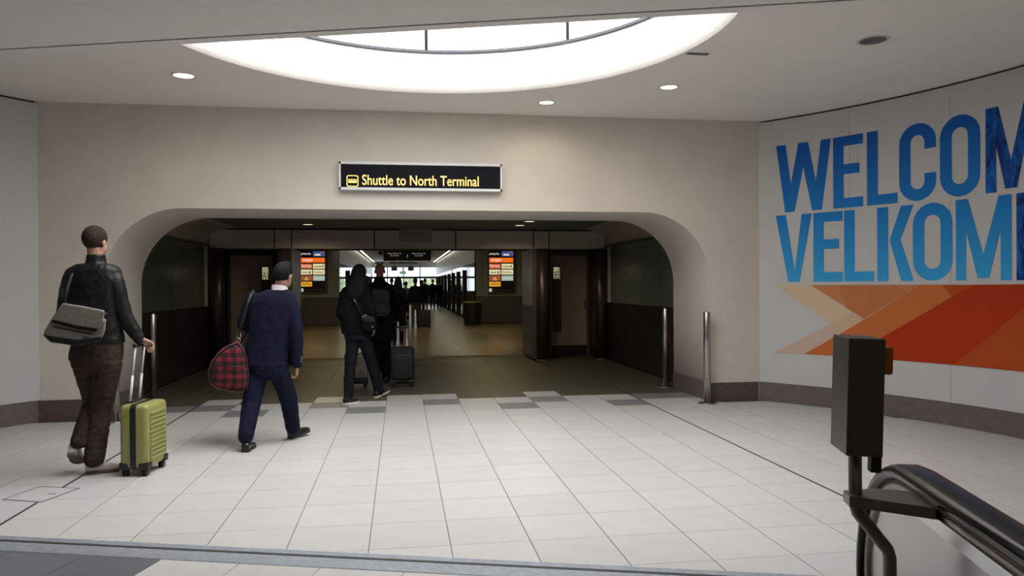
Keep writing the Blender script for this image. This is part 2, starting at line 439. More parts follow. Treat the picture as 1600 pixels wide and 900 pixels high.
# ---- floor hatch by the man with the suitcase
hc = [atz(*p, 0) for p in ((62, 760), (125, 763), (65, 785), (3, 781))]
cen = sum(hc, Vector()) / 4
ht = thing('floor_hatch', (cen.x, cen.y, 0), 'square access hatch outlined in dark metal, let into the pale floor', 'floor hatch')
lid = [cen + (p - cen) * .945 for p in hc]
for i in range(4):
    a, c, d, e = hc[i], hc[(i + 1) % 4], lid[(i + 1) % 4], lid[i]
    prism('frame_edge', [a, c, d, e], (0, 0, .0018), M['rubber'], ht)
prism('lid', lid, (0, 0, .0012), M['tile'], ht)
o = box('lifting_slot', cen.x + .05, cen.x + .1, cen.y - .02, cen.y - .008, .0012, .0024, M['rubber'], ht)

# ---- vestibule behind the arch
vx0, vx1 = XC - VH, XC + VH
ZG, ZT, ZF0, ZF1 = 1.11, 2.19, 2.155, 2.53
for side, s in (('left', -1), ('right', 1)):
    x = XC + s * VH
    wv = struct(box('wall_vestibule_' + side, min(x + s * .03, x + s * .2), max(x + s * .03, x + s * .2), YI, 15.5, 0, 2.6, M['backing']), 'vestibule wall of dark metal panels below sea-green glass')
    js = [10.16, 11.15, 12.10, 13.05, 13.98]
    for a, c in zip(js, js[1:]):
        lo = sorted((x, x + s * .028))
        box('metal_panel', lo[0], lo[1], a + .004, c - .004, .03, ZG - .004, M['vpanel'], wv)
        box('glass_panel', lo[0] , lo[1], a + .003, c - .003, ZG + .004, ZT, M['vglass'], wv)
    lo = sorted((x, x + s * .028))
    box('end_panel', lo[0], lo[1], 13.985, 14.3, ZG + .004, ZT, M['vcream'], wv)
    box('end_panel', lo[0], lo[1], 13.985, 14.3, .03, ZG - .004, M['vpanel'], wv)
    lo = sorted((x - s * .03, x + s * .03))
    struct(box('trim_%s_head' % side, lo[0], lo[1], YI, 14.3, ZT, ZT + .035, M['doorframe']), 'dark rail above the glass panels')
    # coved bulkhead
    lo = sorted((x, x + s * .03))
    b = bmesh.new(); prof = [(x + s * .03, ZT + .035), (x - s * .005, ZT + .035), (x - s * .005, ZT + .16)]
    for i in range(1, 9):
        a = (math.pi / 2) * i / 8; prof.append((x - s * .005 - s * .5 * (1 - math.cos(a)), ZT + .16 + (ZF1 - ZT - .16) * math.sin(a)))
    prof += [(x - s * .505, ZF1 + .06), (x + s * .03, ZF1 + .06)]
    prism('c', [(q[0], YI, q[1]) for q in prof], (0, 4.17, 0), None, bm=b)
    struct(obj('trim_%s_cove' % side, b, M['vcream']), 'pale coved bulkhead over the side wall')
struct(box('ceiling_vestibule', vx0 + .2, vx1 - .2, YI, 15.6, ZF1 + .001, ZF1 + .1, M['vceil']))
# back wall of the vestibule: fascia panels, columns, recessed doors, sliding door pockets
PX = [atx_ for atx_ in (aty(p, 372, YV).x for p in (340, 428.5, 455.5, 585, 712, 833.5, 858, 934))]
wb = struct(box('wall_vestibule_back', vx0 - .03, vx1 + .03, YV + .03, 15.5, ZF0 + .02, ZF1 + .05, M['backing']), 'fascia of taupe panels over the sliding doors')
PX = [vx0] + PX[1:-1] + [vx1]
for a, c in zip(PX, PX[1:]):
    box('fascia_panel', a + .012, c - .012, YV, YV + .028, ZF0, ZF1 - .03, M['vcream'], wb)
g0, g1 = aty(624, 357.5, YV), aty(674, 378, YV)
gr = thing('ventilation_grille', ((g0.x + g1.x) / 2, YV, g1.z), 'grey rectangular grille on the fascia over the middle opening', 'grille')
box('grille_frame', g0.x, g1.x, YV - .03, YV, g1.z, g0.z, M['vceil'], gr, .006)
for i in range(6):
    z = g1.z + .03 + (g0.z - g1.z - .05) * i / 5
    box('slat', g0.x + .02, g1.x - .02, YV - .036, YV - .028, z - .006, z + .006, M['vcream'], gr)
cols = [(341.5, 'beside the left-hand sea-green glass wall'), (446, 'between the closed door and the middle opening, by the man in navy suit'), (847, 'between the middle opening and the door with a full-height vision pane'), (938, 'between the vision-pane door and the sea-green glass wall')]
for p, where in cols:
    c = aty(p, 560, YV + .1)
    ct = thing('column', (c.x, YV - .02, 0), 'dark bronze round column ' + where, 'column', 'bronze columns')
    lathe('shaft', [(.125, .02), (.125, ZF0)], (c.x, YV - .02, 0), M['bronze'], ct, 28)
    lathe('base_collar', [(.135, 0), (.135, .025), (.125, .025)], (c.x, YV - .02, 0), M['steeld'], ct, 28)
OPX0, OPX1 = XC - 2.24, XC + 2.24
for s, nm in ((-1, 'left'), (1, 'right')):
    xa = XC + s * 2.24; xb = XC + s * 2.42; lo = sorted((xa, xb))
    wp = struct(box('wall_pocket_' + nm, lo[0] + .004, lo[1] - .004, YV + .02, 15.52, .03, ZF0, M['doorframe']), 'sliding door pocket at the side of the opening')
    li = sorted((xa, xa + s * .004))
    box('lower_panel', li[0], li[1], YV + .03, 15.5, .03, 1.05, M['vpanel'], wp)
    box('upper_panel', li[0], li[1], YV + .03, 15.5, 1.06, ZF0, M['olive'], wp)
    # door recess
    xc0, xc1 = sorted((XC + s * 2.43, XC + s * 3.74))
    wr = struct(box('wall_door_' + nm, xc0, xc1, 15.24, 15.4, 0, ZF0 + .1, M['doorframe']), 'dark recess round the door')
    xd0, xd1 = (aty(361, 500, 15.2).x, aty(427, 500, 15.2).x) if s < 0 else (aty(861, 500, 15.2).x, aty(917, 500, 15.2).x)
    dz = 2.06
    dr = struct(box('door_%d' % (1 if s < 0 else 2), xd0, xd1, 15.20, 15.238, .015, dz, M['door']), 'taupe flush door with a narrow vision pane')
    for q0, q1, z0, z1 in ((xd0 - .05, xd0 - .006, 0, dz + .05), (xd1 + .006, xd1 + .05, 0, dz + .05), (xd0 - .05, xd1 + .05, dz + .006, dz + .06)):
        box('door_frame', q0, q1, 15.17, 15.239, z0, z1, M['doorframe'], dr)
    box('kick_plate', xd0 + .01, xd1 - .01, 15.195, 15.2, .02, .21, M['vpanel'], dr)
    px0, px1 = (407.5, 422) if s < 0 else (863, 877)
    a, c = aty(px0, 415, 15.19), aty(px1, 518, 15.19)
    box('pane_bead', a.x, c.x, 15.188, 15.2, c.z, a.z, M['black'], dr)
    zs = a.z - .36
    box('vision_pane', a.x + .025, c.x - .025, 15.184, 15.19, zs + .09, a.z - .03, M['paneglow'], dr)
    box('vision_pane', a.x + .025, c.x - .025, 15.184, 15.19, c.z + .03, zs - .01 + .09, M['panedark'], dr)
    if s < 0:
        textobj('pane_letter', 'AV', .2, (a.x + .03, 15.183, zs + .10), M['black'], dr, width=.14)
    else:
        textobj('pane_letter', 'E', .2, (a.x + .05, 15.183, zs + .10), mat('red_brown_print', (.16, .03, .015), .5), dr, width=.08)
        box('pane_stroke', c.x - .055, c.x - .04, 15.182, 15.184, zs + .1, a.z - .03, M['black'], dr)
    box('handle', xd1 - .09 if s < 0 else xd1 - .07, xd1 - .07 if s < 0 else xd1 - .05, 15.14, 15.2, .98, 1.14, M['steeld'], dr)
    xs = sorted((XC + s * 3.60, XC + s * 3.74))
    struct(box('wall_recess_' + nm, xs[0], xs[1], YV + .12, 15.23, 0, ZF0 + .1, M['vpanel']))
# bright threshold strip under the sliding doors
struct(box('trim_9', OPX0, OPX1, YV + .15, YV + .18, -.01, .003, M['alu']), 'metal threshold under the sliding doors')
# added red box standing for a reddish reflection in the right wall panel
o = box('reflection_box', vx1 - .04, vx1, 10.72, 10.82, .60, .78, mat('reflected_red', (.13, .012, .016), .5), None, .008, origin=(vx1, 10.77, .6))
tag(o, 'small red box standing for a reflection low on the dark panel beside the arch', 'reflection')

# ---- waiting room beyond the sliding doors
fm = bpy.data.materials.new('far_tiles'); fm.use_nodes = True
nt = fm.node_tree; br = nt.nodes.new('ShaderNodeTexBrick'); tc = nt.nodes.new('ShaderNodeTexCoord')
br.offset = 0; br.inputs['Scale'].default_value = 1; br.inputs['Brick Width'].default_value = .455; br.inputs['Row Height'].default_value = .455
br.inputs['Mortar Size'].default_value = .004
br.inputs['Color1'].default_value = (.30, .245, .12, 1); br.inputs['Color2'].default_value = (.285, .23, .11, 1); br.inputs['Mortar'].default_value = (.15, .125, .06, 1)
nt.links.new(tc.outputs['Object'], br.inputs['Vector']); nt.links.new(br.outputs[0], nt.nodes['Principled BSDF'].inputs['Base Color'])
nt.nodes['Principled BSDF'].inputs['Roughness'].default_value = .28
YP, YE = 28.4, 60.0
ZQ = 3.35
struct(box('floor_far', -5, 5.6, 15.6, YE + .2, -.2, 0, fm), 'olive-toned tiled floor of the waiting room')
struct(box('ceiling_far', -5, 5.6, 15.5, YP, ZQ, ZQ + .1, M['vceil']))
struct(box('wall_far_left', -4.6, -4.4, 15.5, YP, 0, ZQ, M['olive'])); struct(box('wall_far_right', 4.94, 5.14, 15.5, YP, 0, ZQ, M['olive']))
struct(box('wall_far_near_left', -4.6, vx0 - .04, 15.4, 15.5, 0, ZQ, M['olive'])); struct(box('wall_far_near_right', vx1 + .04, 5.14, 15.4, 15.5, 0, ZQ, M['olive']))
CX0, CX1 = XC - 2.52, XC + 2.56    # corridor opening
for s, nm in ((-1, 'left'), (1, 'right')):
    lo = sorted((CX0 if s < 0 else CX1, XC + s * 4.75))
    wq = struct(box('wall_poster_' + nm, lo[0], lo[1], YP + .02, YP + .2, 0, ZQ, M['backing']), 'olive panelled wall carrying a lit poster')
    box('upper_panel', lo[0], lo[1], YP, YP + .02, 1.04, ZQ, M['olive'], wq)
    m_ = (lo[0] + lo[1]) / 2
    edge = lo[1] - .75 if s < 0 else lo[0] + .75
    for a, c in ((lo[0], edge - .004), (edge + .004, lo[1])):
        box('lower_panel', a, c, YP - .01, YP + .02, .02, 1.03, M['olived'], wq)
    xj = CX0 - .0 if s < 0 else CX1
    l2 = sorted((xj, xj + s * .32))
    box('corner_pane', l2[0] + .02, l2[1] - .02, YP - .03, YP, 1.04, ZQ, mat('pale_corner_glass', (.34, .37, .35), .1), wq)
tilecol = {'blue': (.06, .09, .30), 'orange': (1.0, .17, .02), 'red': (.62, .10, .03), 'cream': (.80, .72, .42), 'brown': (.36, .09, .03), 'aqua': (.38, .50, .42), 'yellow': (.85, .42, .03), 'white': (.9, .88, .8)}
TM = {k: mat('lit_' + k, tuple(v * .5 for v in c), .4, emit=c, estr=.75) for k, c in tilecol.items() for v in (1,)} if False else {}
for k, c in tilecol.items(): TM[k] = mat('lit_' + k, tuple(x * .4 for x in c), .4, emit=c, estr=.85)
TM['olive'] = mat('dull_print', (.16, .16, .13), .6)
TM['ink'] = mat('poster_ink', (.05, .04, .03), .6)
def poster(px0, where):
    """lit board of airline names; rows traced in 4.09x zoom pixels"""
    k = 4.09; y0 = YP - .06
    def P(x, y): return aty(px0 + x / k, 340 + y / k, y0)
    a, c = P(-8, 203), P(176, 490); mid = (a.x + c.x) / 2
    t = thing('lit_poster', (mid, YP, c.z), 'lit board of coloured airline name strips on the olive wall ' + where, 'poster', 'lit airline boards')
    box('board_frame', a.x, c.x, y0, YP, c.z, a.z, M['olived'], t, .01)
    s0, s1 = P(0, 205), P(160, 476)
    box('board_face', s0.x, s1.x, y0 - .012, y0, s1.z, s0.z, M['screen'], t)
    def strip(x0, x1, ya, yb, m, txt=None, ink=None, w=.8, sz=.8):
        p, q = P(x0, ya), P(x1, yb); yy = y0 - .02
        box('name_strip', p.x, q.x, yy, y0 - .012, q.z, p.z, TM[m], t)
        if txt:
            h = p.z - q.z; o = textobj('lettering', txt, h * sz, (p.x + (q.x - p.x) * .08, yy - .002, q.z + h * .28), TM[ink], t, width=(q.x - p.x) * w); o['kind'] = 'stuff'
    def mark(x0, x1, ya, yb, m, d=.024):
        p, q = P(x0, ya), P(x1, yb); box('print_mark', p.x, q.x, y0 - d, y0 - d + .004, q.z, p.z, TM[m], t)
    p, q = P(2, 218), P(72, 248); o = textobj('lettering', 'airberlin', .12, (p.x, y0 - .014, q.z + .06), TM['white'], t, width=(q.x - p.x) * .9); o['kind'] = 'stuff'
    strip(80, 156, 216, 248, 'blue'); mark(92, 128, 232, 243, 'cream'); mark(128, 150, 219, 223, 'red')
    strip(2, 155, 257, 287, 'orange', 'easyJet', 'white', .42, .95)
    strip(2, 74, 295, 326, 'red', 'Emirates', 'white', .85, .9)
    strip(80, 155, 295, 326, 'cream'); mark(88, 136, 311, 315, 'ink'); mark(138, 147, 306, 315, 'ink')
    strip(2, 74, 332, 364, 'cream'); mark(8, 48, 348, 352, 'ink'); mark(56, 64, 343, 358, 'ink')
    strip(80, 155, 332, 364, 'cream', 'Meridiana', 'ink', .8, .6)
    strip(2, 74, 371, 403, 'brown'); mark(28, 48, 388, 391, 'cream'); mark(36, 40, 379, 388, 'cream'); mark(26, 52, 396, 399, 'cream')
    strip(80, 155, 371, 403, 'aqua'); mark(92, 146, 386, 389, 'cream')
    strip(2, 74, 410, 440, 'yellow', 'vueling', 'ink', .82, .95)
    strip(2, 18, 454, 473, 'white'); mark(6, 13, 459, 468, 'ink'); mark(26, 150, 462, 467, 'olive')
poster(450 + 80 / 4.09, 'by the woman'); poster(450 + 1284 / 4.09, 'behind the litter bin')

# ---- corridor to the shuttle doors
GZ = 2.30
for s, nm in ((-1, 'left'), (1, 'right')):
    x = XC + s * 2.52; lo = sorted((x, x + s * .1))
    wc = struct(box('wall_corridor_' + nm, lo[0] + (.03 if s > 0 else 0), lo[1] - (.03 if s < 0 else 0), YP + .2, YE, 0, ZQ + .3, M['backing']), 'corridor wall of pale panels above dark platform glass')
    y = YP + .2
    while y < YE - .1:
        e = min(y + 1.9, YE); l3 = sorted((x, x + s * .028))
        box('pale_panel', l3[0], l3[1], y + .008, e - .008, GZ + .02, ZQ - .06, M['corrwall'], wc)
        box('glass_pane', l3[0], l3[1], y + .02, e - .02, .12, GZ, M['corrglass'], wc)
        l4 = sorted((x - s * .05, x + s * .02))
        y = e
    for i in range(8):
        yy = 33 + i * 3.6; l4 = sorted((x - s * .10, x))
        box('glass_post', l4[0], l4[1], yy, yy + .1, 0, 2.12, M['black'], wc)
    l5 = sorted((x - s * .22, x - s * .16))
    led = thing('led_strip_light', (l5[0], YP, ZQ - .08), 'long white strip light along the top of the corridor wall %s' % ('behind the long-haired woman' if s < 0 else 'over the litter bin side'), 'strip light', 'corridor strip lights')
    box('housing', l5[0] - .02, l5[1] + .02, YP + .3, YE - .2, ZQ - .04, ZQ, M['corrwall'], led)
    box('diffuser', l5[0], l5[1], YP + .3, YE - .2, ZQ - .055, ZQ - .04, M['led'], led)
struct(box('ceiling_corridor', CX0 - .3, CX1 + .3, YP + .0, YE + .3, ZQ, ZQ + .1, M['corrceil']))
# end wall with a large window
we = struct(box('wall_end', CX0 - .3, CX1 + .3, YE, YE + .2, 2.95, ZQ, M['corrceil']), 'end of the corridor over the window')
winm = bpy.data.materials.new('window_glass'); winm.use_nodes = True
_n = winm.node_tree; _m = _n.nodes.new('ShaderNodeMixShader'); _t = _n.nodes.new('ShaderNodeBsdfTransparent'); _g = _n.nodes.new('ShaderNodeBsdfGlossy')
_g.inputs['Roughness'].default_value = .05; _t.inputs[0].default_value = (.93, .97, .96, 1); _m.inputs[0].default_value = .06
_n.links.new(_t.outputs[0], _m.inputs[1]); _n.links.new(_g.outputs[0], _m.inputs[2]); _n.links.new(_m.outputs[0], _n.nodes['Material Output'].inputs[0])
treem = mat('trees_outside', (.42, .47, .27), .8)
wn = struct(box('window_1', CX0 - .3, CX1 + .3, YE + .1, YE + .14, 1.0, 2.95, winm), 'bright window at the end of the corridor')
for x in (CX0, XC - 1.3, XC - .05, XC + 1.25, CX1):
    box('mullion', x - .04, x + .04, YE + .03, YE + .1, 0, 2.95, M['bar'], wn)
box('transom', CX0 - .3, CX1 + .3, YE + .02, YE + .1, 2.0, 2.16, M['black'], wn)
box('transom', CX0 - .3, CX1 + .3, YE + .02, YE + .1, 2.88, 2.96, M['corrwall'], wn)
struct(box('wall_end_low', CX0 - .3, CX1 + .3, YE, YE + .2, 0, 1.0, M['olived']))
for i in range(3):       # tree tops outside the window
    x = .8 + i * 1.65; c = Vector((x, YE + 6, 0))
    tr = thing('tree', c, 'pale green tree outside the far corridor window', 'tree', 'trees outside the far window')
    b = bmesh.new()
    for q in range(12):
        bmesh.ops.create_icosphere(b, subdivisions=1, radius=.26 + random.random() * .14, matrix=Matrix.Translation((x + random.uniform(-.38, .38), YE + 6 + random.uniform(-.3, .3), 1.25 + random.random() * .7)))
    obj('crown', b, treem, tr); tubeobj('trunk', [(x, YE + 6, 0), (x, YE + 6, 1.4)], .08, M['olived'], tr, 8)
# overhead black sign
a, c = aty(599, 390, 29.3), aty(673.5, 407.5, 29.3)
sg = thing('overhead_sign', ((a.x + c.x) / 2, 29.3, c.z), 'long black overhead sign with two small lines of white writing', 'sign')
box('sign_body', a.x, c.x, 29.3, 29.45, c.z, a.z + .06, M['black'], sg, .01)
for x in (a.x + .3, c.x - .3): box('hanger', x - .02, x + .02, 29.36, 29.4, a.z + .06, ZQ, M['black'], sg)
tm = mat('pale_sign_text', (.5, .5, .5), .5, emit=(.7, .75, .8), estr=.35)
for fx in (.09, .6):
    x = a.x + (c.x - a.x) * fx
    textobj('lettering', 'Please wait for the', .075, (x, 29.297, c.z + .26), tm, sg, width=.52)['kind'] = 'stuff'
    textobj('lettering', 'next shuttle', .075, (x + .1, 29.297, c.z + .18), tm, sg, width=.32)['kind'] = 'stuff'
box('divider', (a.x + c.x) / 2 - .01, (a.x + c.x) / 2 + .01, 29.295, 29.3, c.z + .12, c.z + .25, tm, sg)
# camera dome by the sign
p = aty(594.5, 393, 29.5)
dm = lathe('camera_dome', [(.001, -.14), (.06, -.12), (.09, -.05), (.09, .0)], (p.x, 29.5, p.z), M['black'], origin=(p.x, 29.5, p.z), seg=20)
cr_ = tag(dm, 'small dark dome camera hanging beside the overhead sign', 'camera')
box('stem', p.x - .015, p.x + .015, 29.485, 29.515, p.z - .002, ZQ, M['black'], dm, origin=(p.x, 29.5, p.z))
# hanging monitors and exit sign further down
for px, wh in ((616, 'nearer the bald man'), (642, 'over the queue')):
    p = aty(px, 419.5, 44)
    t = thing('hanging_monitor', (p.x, 44, p.z), 'grey monitor hanging from the corridor ceiling ' + wh, 'monitor', 'hanging monitors')
    box('screen_case', p.x - .17, p.x + .17, 44, 44.12, p.z - .13, p.z + .13, mat('monitor_grey', (.18, .2, .22), .5), t, .01)
    box('pole', p.x - .02, p.x + .02, 44.04, 44.08, p.z + .13, ZQ, M['bar'], t)
p = aty(629.5, 426, 42)
ex = thing('exit_sign', (p.x, 42, p.z), 'small green running-man exit sign hanging in the corridor', 'sign')
box('panel', p.x - .17, p.x + .17, 42, 42.05, p.z - .07, p.z + .07, mat('exit_green', (.0, .12, .05), .5, emit=(.0, .18, .07), estr=.6), ex)
for dx in (-.08, .06): box('pictogram', p.x + dx - .03, p.x + dx + .04, 41.99, 42, p.z - .04, p.z + .04, TM['aqua'], ex)
box('hanger', p.x - .012, p.x + .012, 42.01, 42.03, p.z + .07, ZQ, M['bar'], ex)
p0, p1 = aty(608, 411, 38), aty(652, 411, 38)
lt = thing('ceiling_track', ((p0.x + p1.x) / 2, 38, p0.z), 'dark bar hung crosswise below the corridor ceiling', 'track')
box('bar', p0.x, p1.x, 38, 38.06, p0.z - .02, p0.z + .03, M['black'], lt)
for x in (p0.x + .15, p1.x - .15): box('hanger', x - .01, x + .01, 38.02, 38.04, p0.z + .03, ZQ, M['bar'], lt)
# litter bin
c = Vector((2.62, 27.75, 0))
bn = thing('litter_bin', c, 'black round litter bin with a lime green rim', 'bin')
lathe('body', [(.29, 0), (.31, .04), (.33, .78), (.33, .80)], c, M['vpanel'], bn, 28)
lathe('rim', [(.33, .80), (.345, .80), (.345, .85), (.30, .86), (.30, .80)], c, mat('lime_plastic', (.30, .36, .03), .4, emit=(.3, .4, .02), estr=.0), bn, 28)
lathe('liner', [(.0, .76), (.30, .76), (.30, .80)], c, M['black'], bn, 28)

# ---- wall-mounted sign over the arch
a, c = aty(529.5, 250.5, YW - .09), aty(784.5, 301, YW - .09)
zt, zb = a.z - .012, c.z + .012
ws = thing('wall_sign', ((a.x + c.x) / 2, YW, zb), 'black lightbox sign reading Shuttle to North Terminal over the arch', 'sign')
box('sign_box', a.x, c.x, YW - .085, YW, zb, zt, M['whiteframe'], ws, .004)
for nm_, x0, x1, z0, z1 in (('frame_rail', a.x, c.x, zt - .028, zt), ('frame_rail', a.x, c.x, zb, zb + .028), ('frame_rail', a.x, a.x + .02, zb, zt), ('frame_rail', c.x - .02, c.x, zb, zt)):
    box(nm_, x0, x1, YW - .1, YW - .084, z0, z1, M['whiteframe'], ws)
box('sign_face', a.x + .02, c.x - .02, YW - .09, YW - .085, zb + .028, zt - .028, M['signface'], ws)
ysf = YW - .092
t0, t1 = aty(566, 288.5, ysf), aty(748, 291, ysf)
whole = textobj('lettering', 'Shuttle to North Terminal', .165, (t0.x, ysf, (t0.z + t1.z) / 2), M['amber'], ws, width=t1.x - t0.x, bold=.0008)
wb_ = bmesh.new(); wb_.from_mesh(whole.data); wb_.transform(Matrix.Translation(ORG[ws.name])); todo = set(wb_.faces); isl = []
while todo:                                    # one part for each letter of the sign
    st = [todo.pop()]; grp = set(st)
    while st:
        f = st.pop()
        for v in f.verts:
            for g in v.link_faces:
                if g in todo: todo.discard(g); grp.add(g); st.append(g)
    xs = [v.co.x for f in grp for v in f.verts]; isl.append([min(xs), max(xs), grp])
isl.sort(key=lambda q: q[0]); lets = []
for a_, b_, grp in isl:
    if lets and a_ < lets[-1][1] - .35 * min(b_ - a_, lets[-1][1] - lets[-1][0]): lets[-1][1] = max(lets[-1][1], b_); lets[-1][2] |= grp
    else: lets.append([a_, b_, set(grp)])
for a_, b_, grp in lets:
    nb_ = bmesh.new(); mp_ = {}
    for f in grp: nb_.faces.new([mp_.setdefault(v, None) or mp_.__setitem__(v, nb_.verts.new(v.co)) or mp_[v] for v in f.verts])
    obj('letter', nb_, M['amber'], ws)
wb_.free(); bpy.data.objects.remove(whole)
i0, i1 = aty(541.5, 274, ysf), aty(560, 291.5, ysf)
icx, icz, hr = (i0.x + i1.x) / 2, (i0.z + i1.z) / 2, (i1.x - i0.x) / 2
def rrect(cx, cz, h, r, n=5):
    pts = []
    for sx, sz, a0 in ((1, 1, 0), (-1, 1, 90), (-1, -1, 180), (1, -1, 270)):
        for i in range(n + 1):
            a = R_(a0 + 90 * i / n); pts.append((cx + sx * (h - r) + r * math.cos(a), cz + sz * (h - r) + r * math.sin(a)))
    return pts
b = bmesh.new(); o_ = rrect(icx, icz, hr, hr * .35); n_ = rrect(icx, icz, hr * .86, hr * .28)
vo = [b.verts.new((x, ysf, z)) for x, z in o_]; vi = [b.verts.new((x, ysf, z)) for x, z in n_]
for i in range(len(vo)): b.faces.new((vo[i], vo[(i + 1) % len(vo)], vi[(i + 1) % len(vi)], vi[i]))
obj('icon_outline', b, M['amber'], ws)
sh = box('icon_shuttle', icx - hr * .7, icx + hr * .7, ysf - .001, ysf + .001, icz - hr * .32, icz + hr * .32, M['amber'], ws)
for i in range(5):
    x = icx + hr * (-.52 + .26 * i); box('icon_window', x - hr * .09, x + hr * .09, ysf - .0025, ysf - .0012, icz + hr * .02, icz + hr * .22, M['signface'], ws)

# ---- downlights
def downlight(px, py, z, r, lit, label, power, group, cone=168):
    p = atz(px, py, z)
    t = thing('downlight', p, label, 'downlight', group)
    lathe('trim_ring', [(r * .82, .0), (r * .82, -.004), (r, -.008), (r, 0)], p, M['lamptrim'], t, 28)
    lathe('lens', [(0.0001, -.003), (r * .82, -.003), (r * .82, 0)], p, M['lens'] if lit else M['lampoff'], t, 28)
    if lit and power:
        l = bpy.data.lights.new('downlight_lamp', 'SPOT'); l.energy = power; l.color = (1, .86, .62); l.spot_size = R_(cone); l.spot_blend = .6; l.shadow_soft_size = .08
        lo = bpy.data.objects.new('downlight_lamp', l); link(lo); lo.parent = t; lo.location = (0, 0, -.02)
downlight(287, 118, ZC, .115, True, 'lit round downlight in the pale ceiling above the cream wall, beyond the man with suitcase', DOWN_W, 'hall downlights')
downlight(854, 160, ZC, .10, True, 'lit downlight in the pale ceiling, the one of a pair closer to the lightbox sign', DOWN_W, 'hall downlights')
downlight(1045, 136, ZC, .105, True, 'lit downlight in the pale ceiling, the one of a pair closer to the blue lettering', DOWN_W, 'hall downlights')
downlight(1364, 63, ZC, .13, False, 'unlit dark round downlight in the ceiling above the blue lettering', 0, 'hall downlights')
downlight(481, 350.5, ZF1, .10, True, 'lit round downlight under the vestibule ceiling, above the man in navy suit', 26, 'vestibule downlights', 165)
downlight(827, 345.8, ZF1, .10, True, 'lit round downlight in the vestibule ceiling, of the pair the one nearer the arch', 26, 'vestibule downlights', 165)
downlight(812, 352, ZF1, .10, True, 'lit round downlight in the vestibule ceiling, of the pair the one nearer the fascia', 26, 'vestibule downlights', 165)
for u_, v_ in ((0.6, -1.5), (3.0, -1.5), (0.6, -4), (3.0, -4)):      # unseen lamps added behind the viewer to fill the near hall with light
    q = near(u_, v_, ZN); tt = thing('downlight', q, 'added unseen downlight in the lower ceiling of the near hall', 'downlight', 'added near hall downlights')
    lathe('trim_ring', [(.09, .0), (.09, -.004), (.11, -.008), (.11, 0)], q, M['lamptrim'], tt, 24); lathe('lens', [(.0001, -.003), (.09, -.003), (.09, 0)], q, M['lens'], tt, 24)
    l = bpy.data.lights.new('downlight_lamp', 'SPOT'); l.energy = 28; l.color = (1, .93, .82); l.spot_size = R_(150); l.spot_blend = .6; l.shadow_soft_size = .1
    lo = bpy.data.objects.new('downlight_lamp', l); link(lo); lo.parent = tt; lo.location = (0, 0, -.02)
# small slot in the ceiling
p = atz(1090, 84, ZC); tag(box('ceiling_slot', p.x - .1, p.x + .1, p.y - .03, p.y + .03, ZC - .003, ZC, M['lampoff'], origin=p), 'narrow dark slot in the ceiling beside the skylight', 'vent')
# warm lamps inside the waiting room (out of sight above the fascia)
for x, y, e in ((-1.8, 18.5, 62), (2.3, 18.5, 62), (-1.8, 24, 62), (2.3, 24, 62)):
    t = thing('ceiling_lamp', (x, y, ZQ - .03), 'round ceiling lamp of the waiting room', 'ceiling lamp', 'waiting room lamps')
    lathe('lamp_disc', [(.0001, 0), (.15, 0), (.16, .03)], (x, y, ZQ - .03), M['lens'], t, 24)
    l = bpy.data.lights.new('waiting_room_lamp', 'SPOT'); l.energy = e; l.color = (1, .78, .36); l.spot_size = R_(172); l.spot_blend = .5; l.shadow_soft_size = .12
    lo = bpy.data.objects.new('waiting_room_lamp', l); link(lo); lo.parent = t; lo.location = (0, 0, -.03)

# ---- bollards
def bollard(x, y, label):
    t = thing('bollard', (x, y, 0), label, 'bollard', 'steel bollards at the arch')
    lathe('post', [(.043, .01), (.043, 1.115), (.040, 1.12)], (x, y, 0), M['steel'], t, 28)
    lathe('base_flange', [(.115, 0), (.115, .008), (.105, .014), (.046, .016)], (x, y, 0), M['steel'], t, 28)
bollard(3.70, 8.74, 'brushed steel bollard in front of the arch wall next to the mural')
bollard(3.72, 10.26, 'brushed steel bollard at the inner edge of the arch by the glass wall, mural side')
bollard(-3.08, 8.72, 'brushed steel bollard in front of the arch wall behind the man in brown trousers')
bollard(-3.16, 10.26, 'brushed steel bollard at the inner edge of the arch, beyond the green suitcase')

# ================================================================== MURAL on the curved wall
RM = WR - .004
mural = thing('welcome_mural', (WC[0] + RM * math.sin(R_(70)), WC[1] + RM * math.cos(R_(70)), .24), 'printed mural of big blue WELCOME letters over orange chevrons on the curved wall', 'mural')
def cyl(a, z, r=RM): return (WC[0] + r * math.sin(a), WC[1] + r * math.cos(a), z)
def cyl_polys(name, polys, m, parent, off=0.0):
    """polys in (angle*R, z): cut into narrow strips, then bent onto the wall"""
    b = bmesh.new()
    for i_, pl in enumerate(polys):            # overlapping strokes lie a hair apart
        vs = [b.verts.new((s, i_ * .0004 if len(polys) < 7 else 0, z)) for s, z in pl]; b.faces.new(vs)
    bmesh.ops.triangulate(b, faces=b.faces)
    s0 = min(v.co.x for v in b.verts); s1 = max(v.co.x for v in b.verts); s = s0 + .12
    while s < s1:
        bmesh.ops.bisect_plane(b, geom=list(b.verts) + list(b.edges) + list(b.faces), plane_co=(s, 0, 0), plane_no=(1, 0, 0)); s += .12
    for v in b.verts: v.co = cyl(v.co.x / WR, v.co.z, RM - off - v.co.y)
    for f in b.faces:
        f.normal_update()
        d = Vector((f.calc_center_median().x - WC[0], f.calc_center_median().y - WC[1], 0))
        if f.normal.dot(d) > 0: f.normal_flip()
    return obj(name, b, m, parent)
def SZ(px, py): a, z = atcyl(px, py, RM); return (a * WR, z)
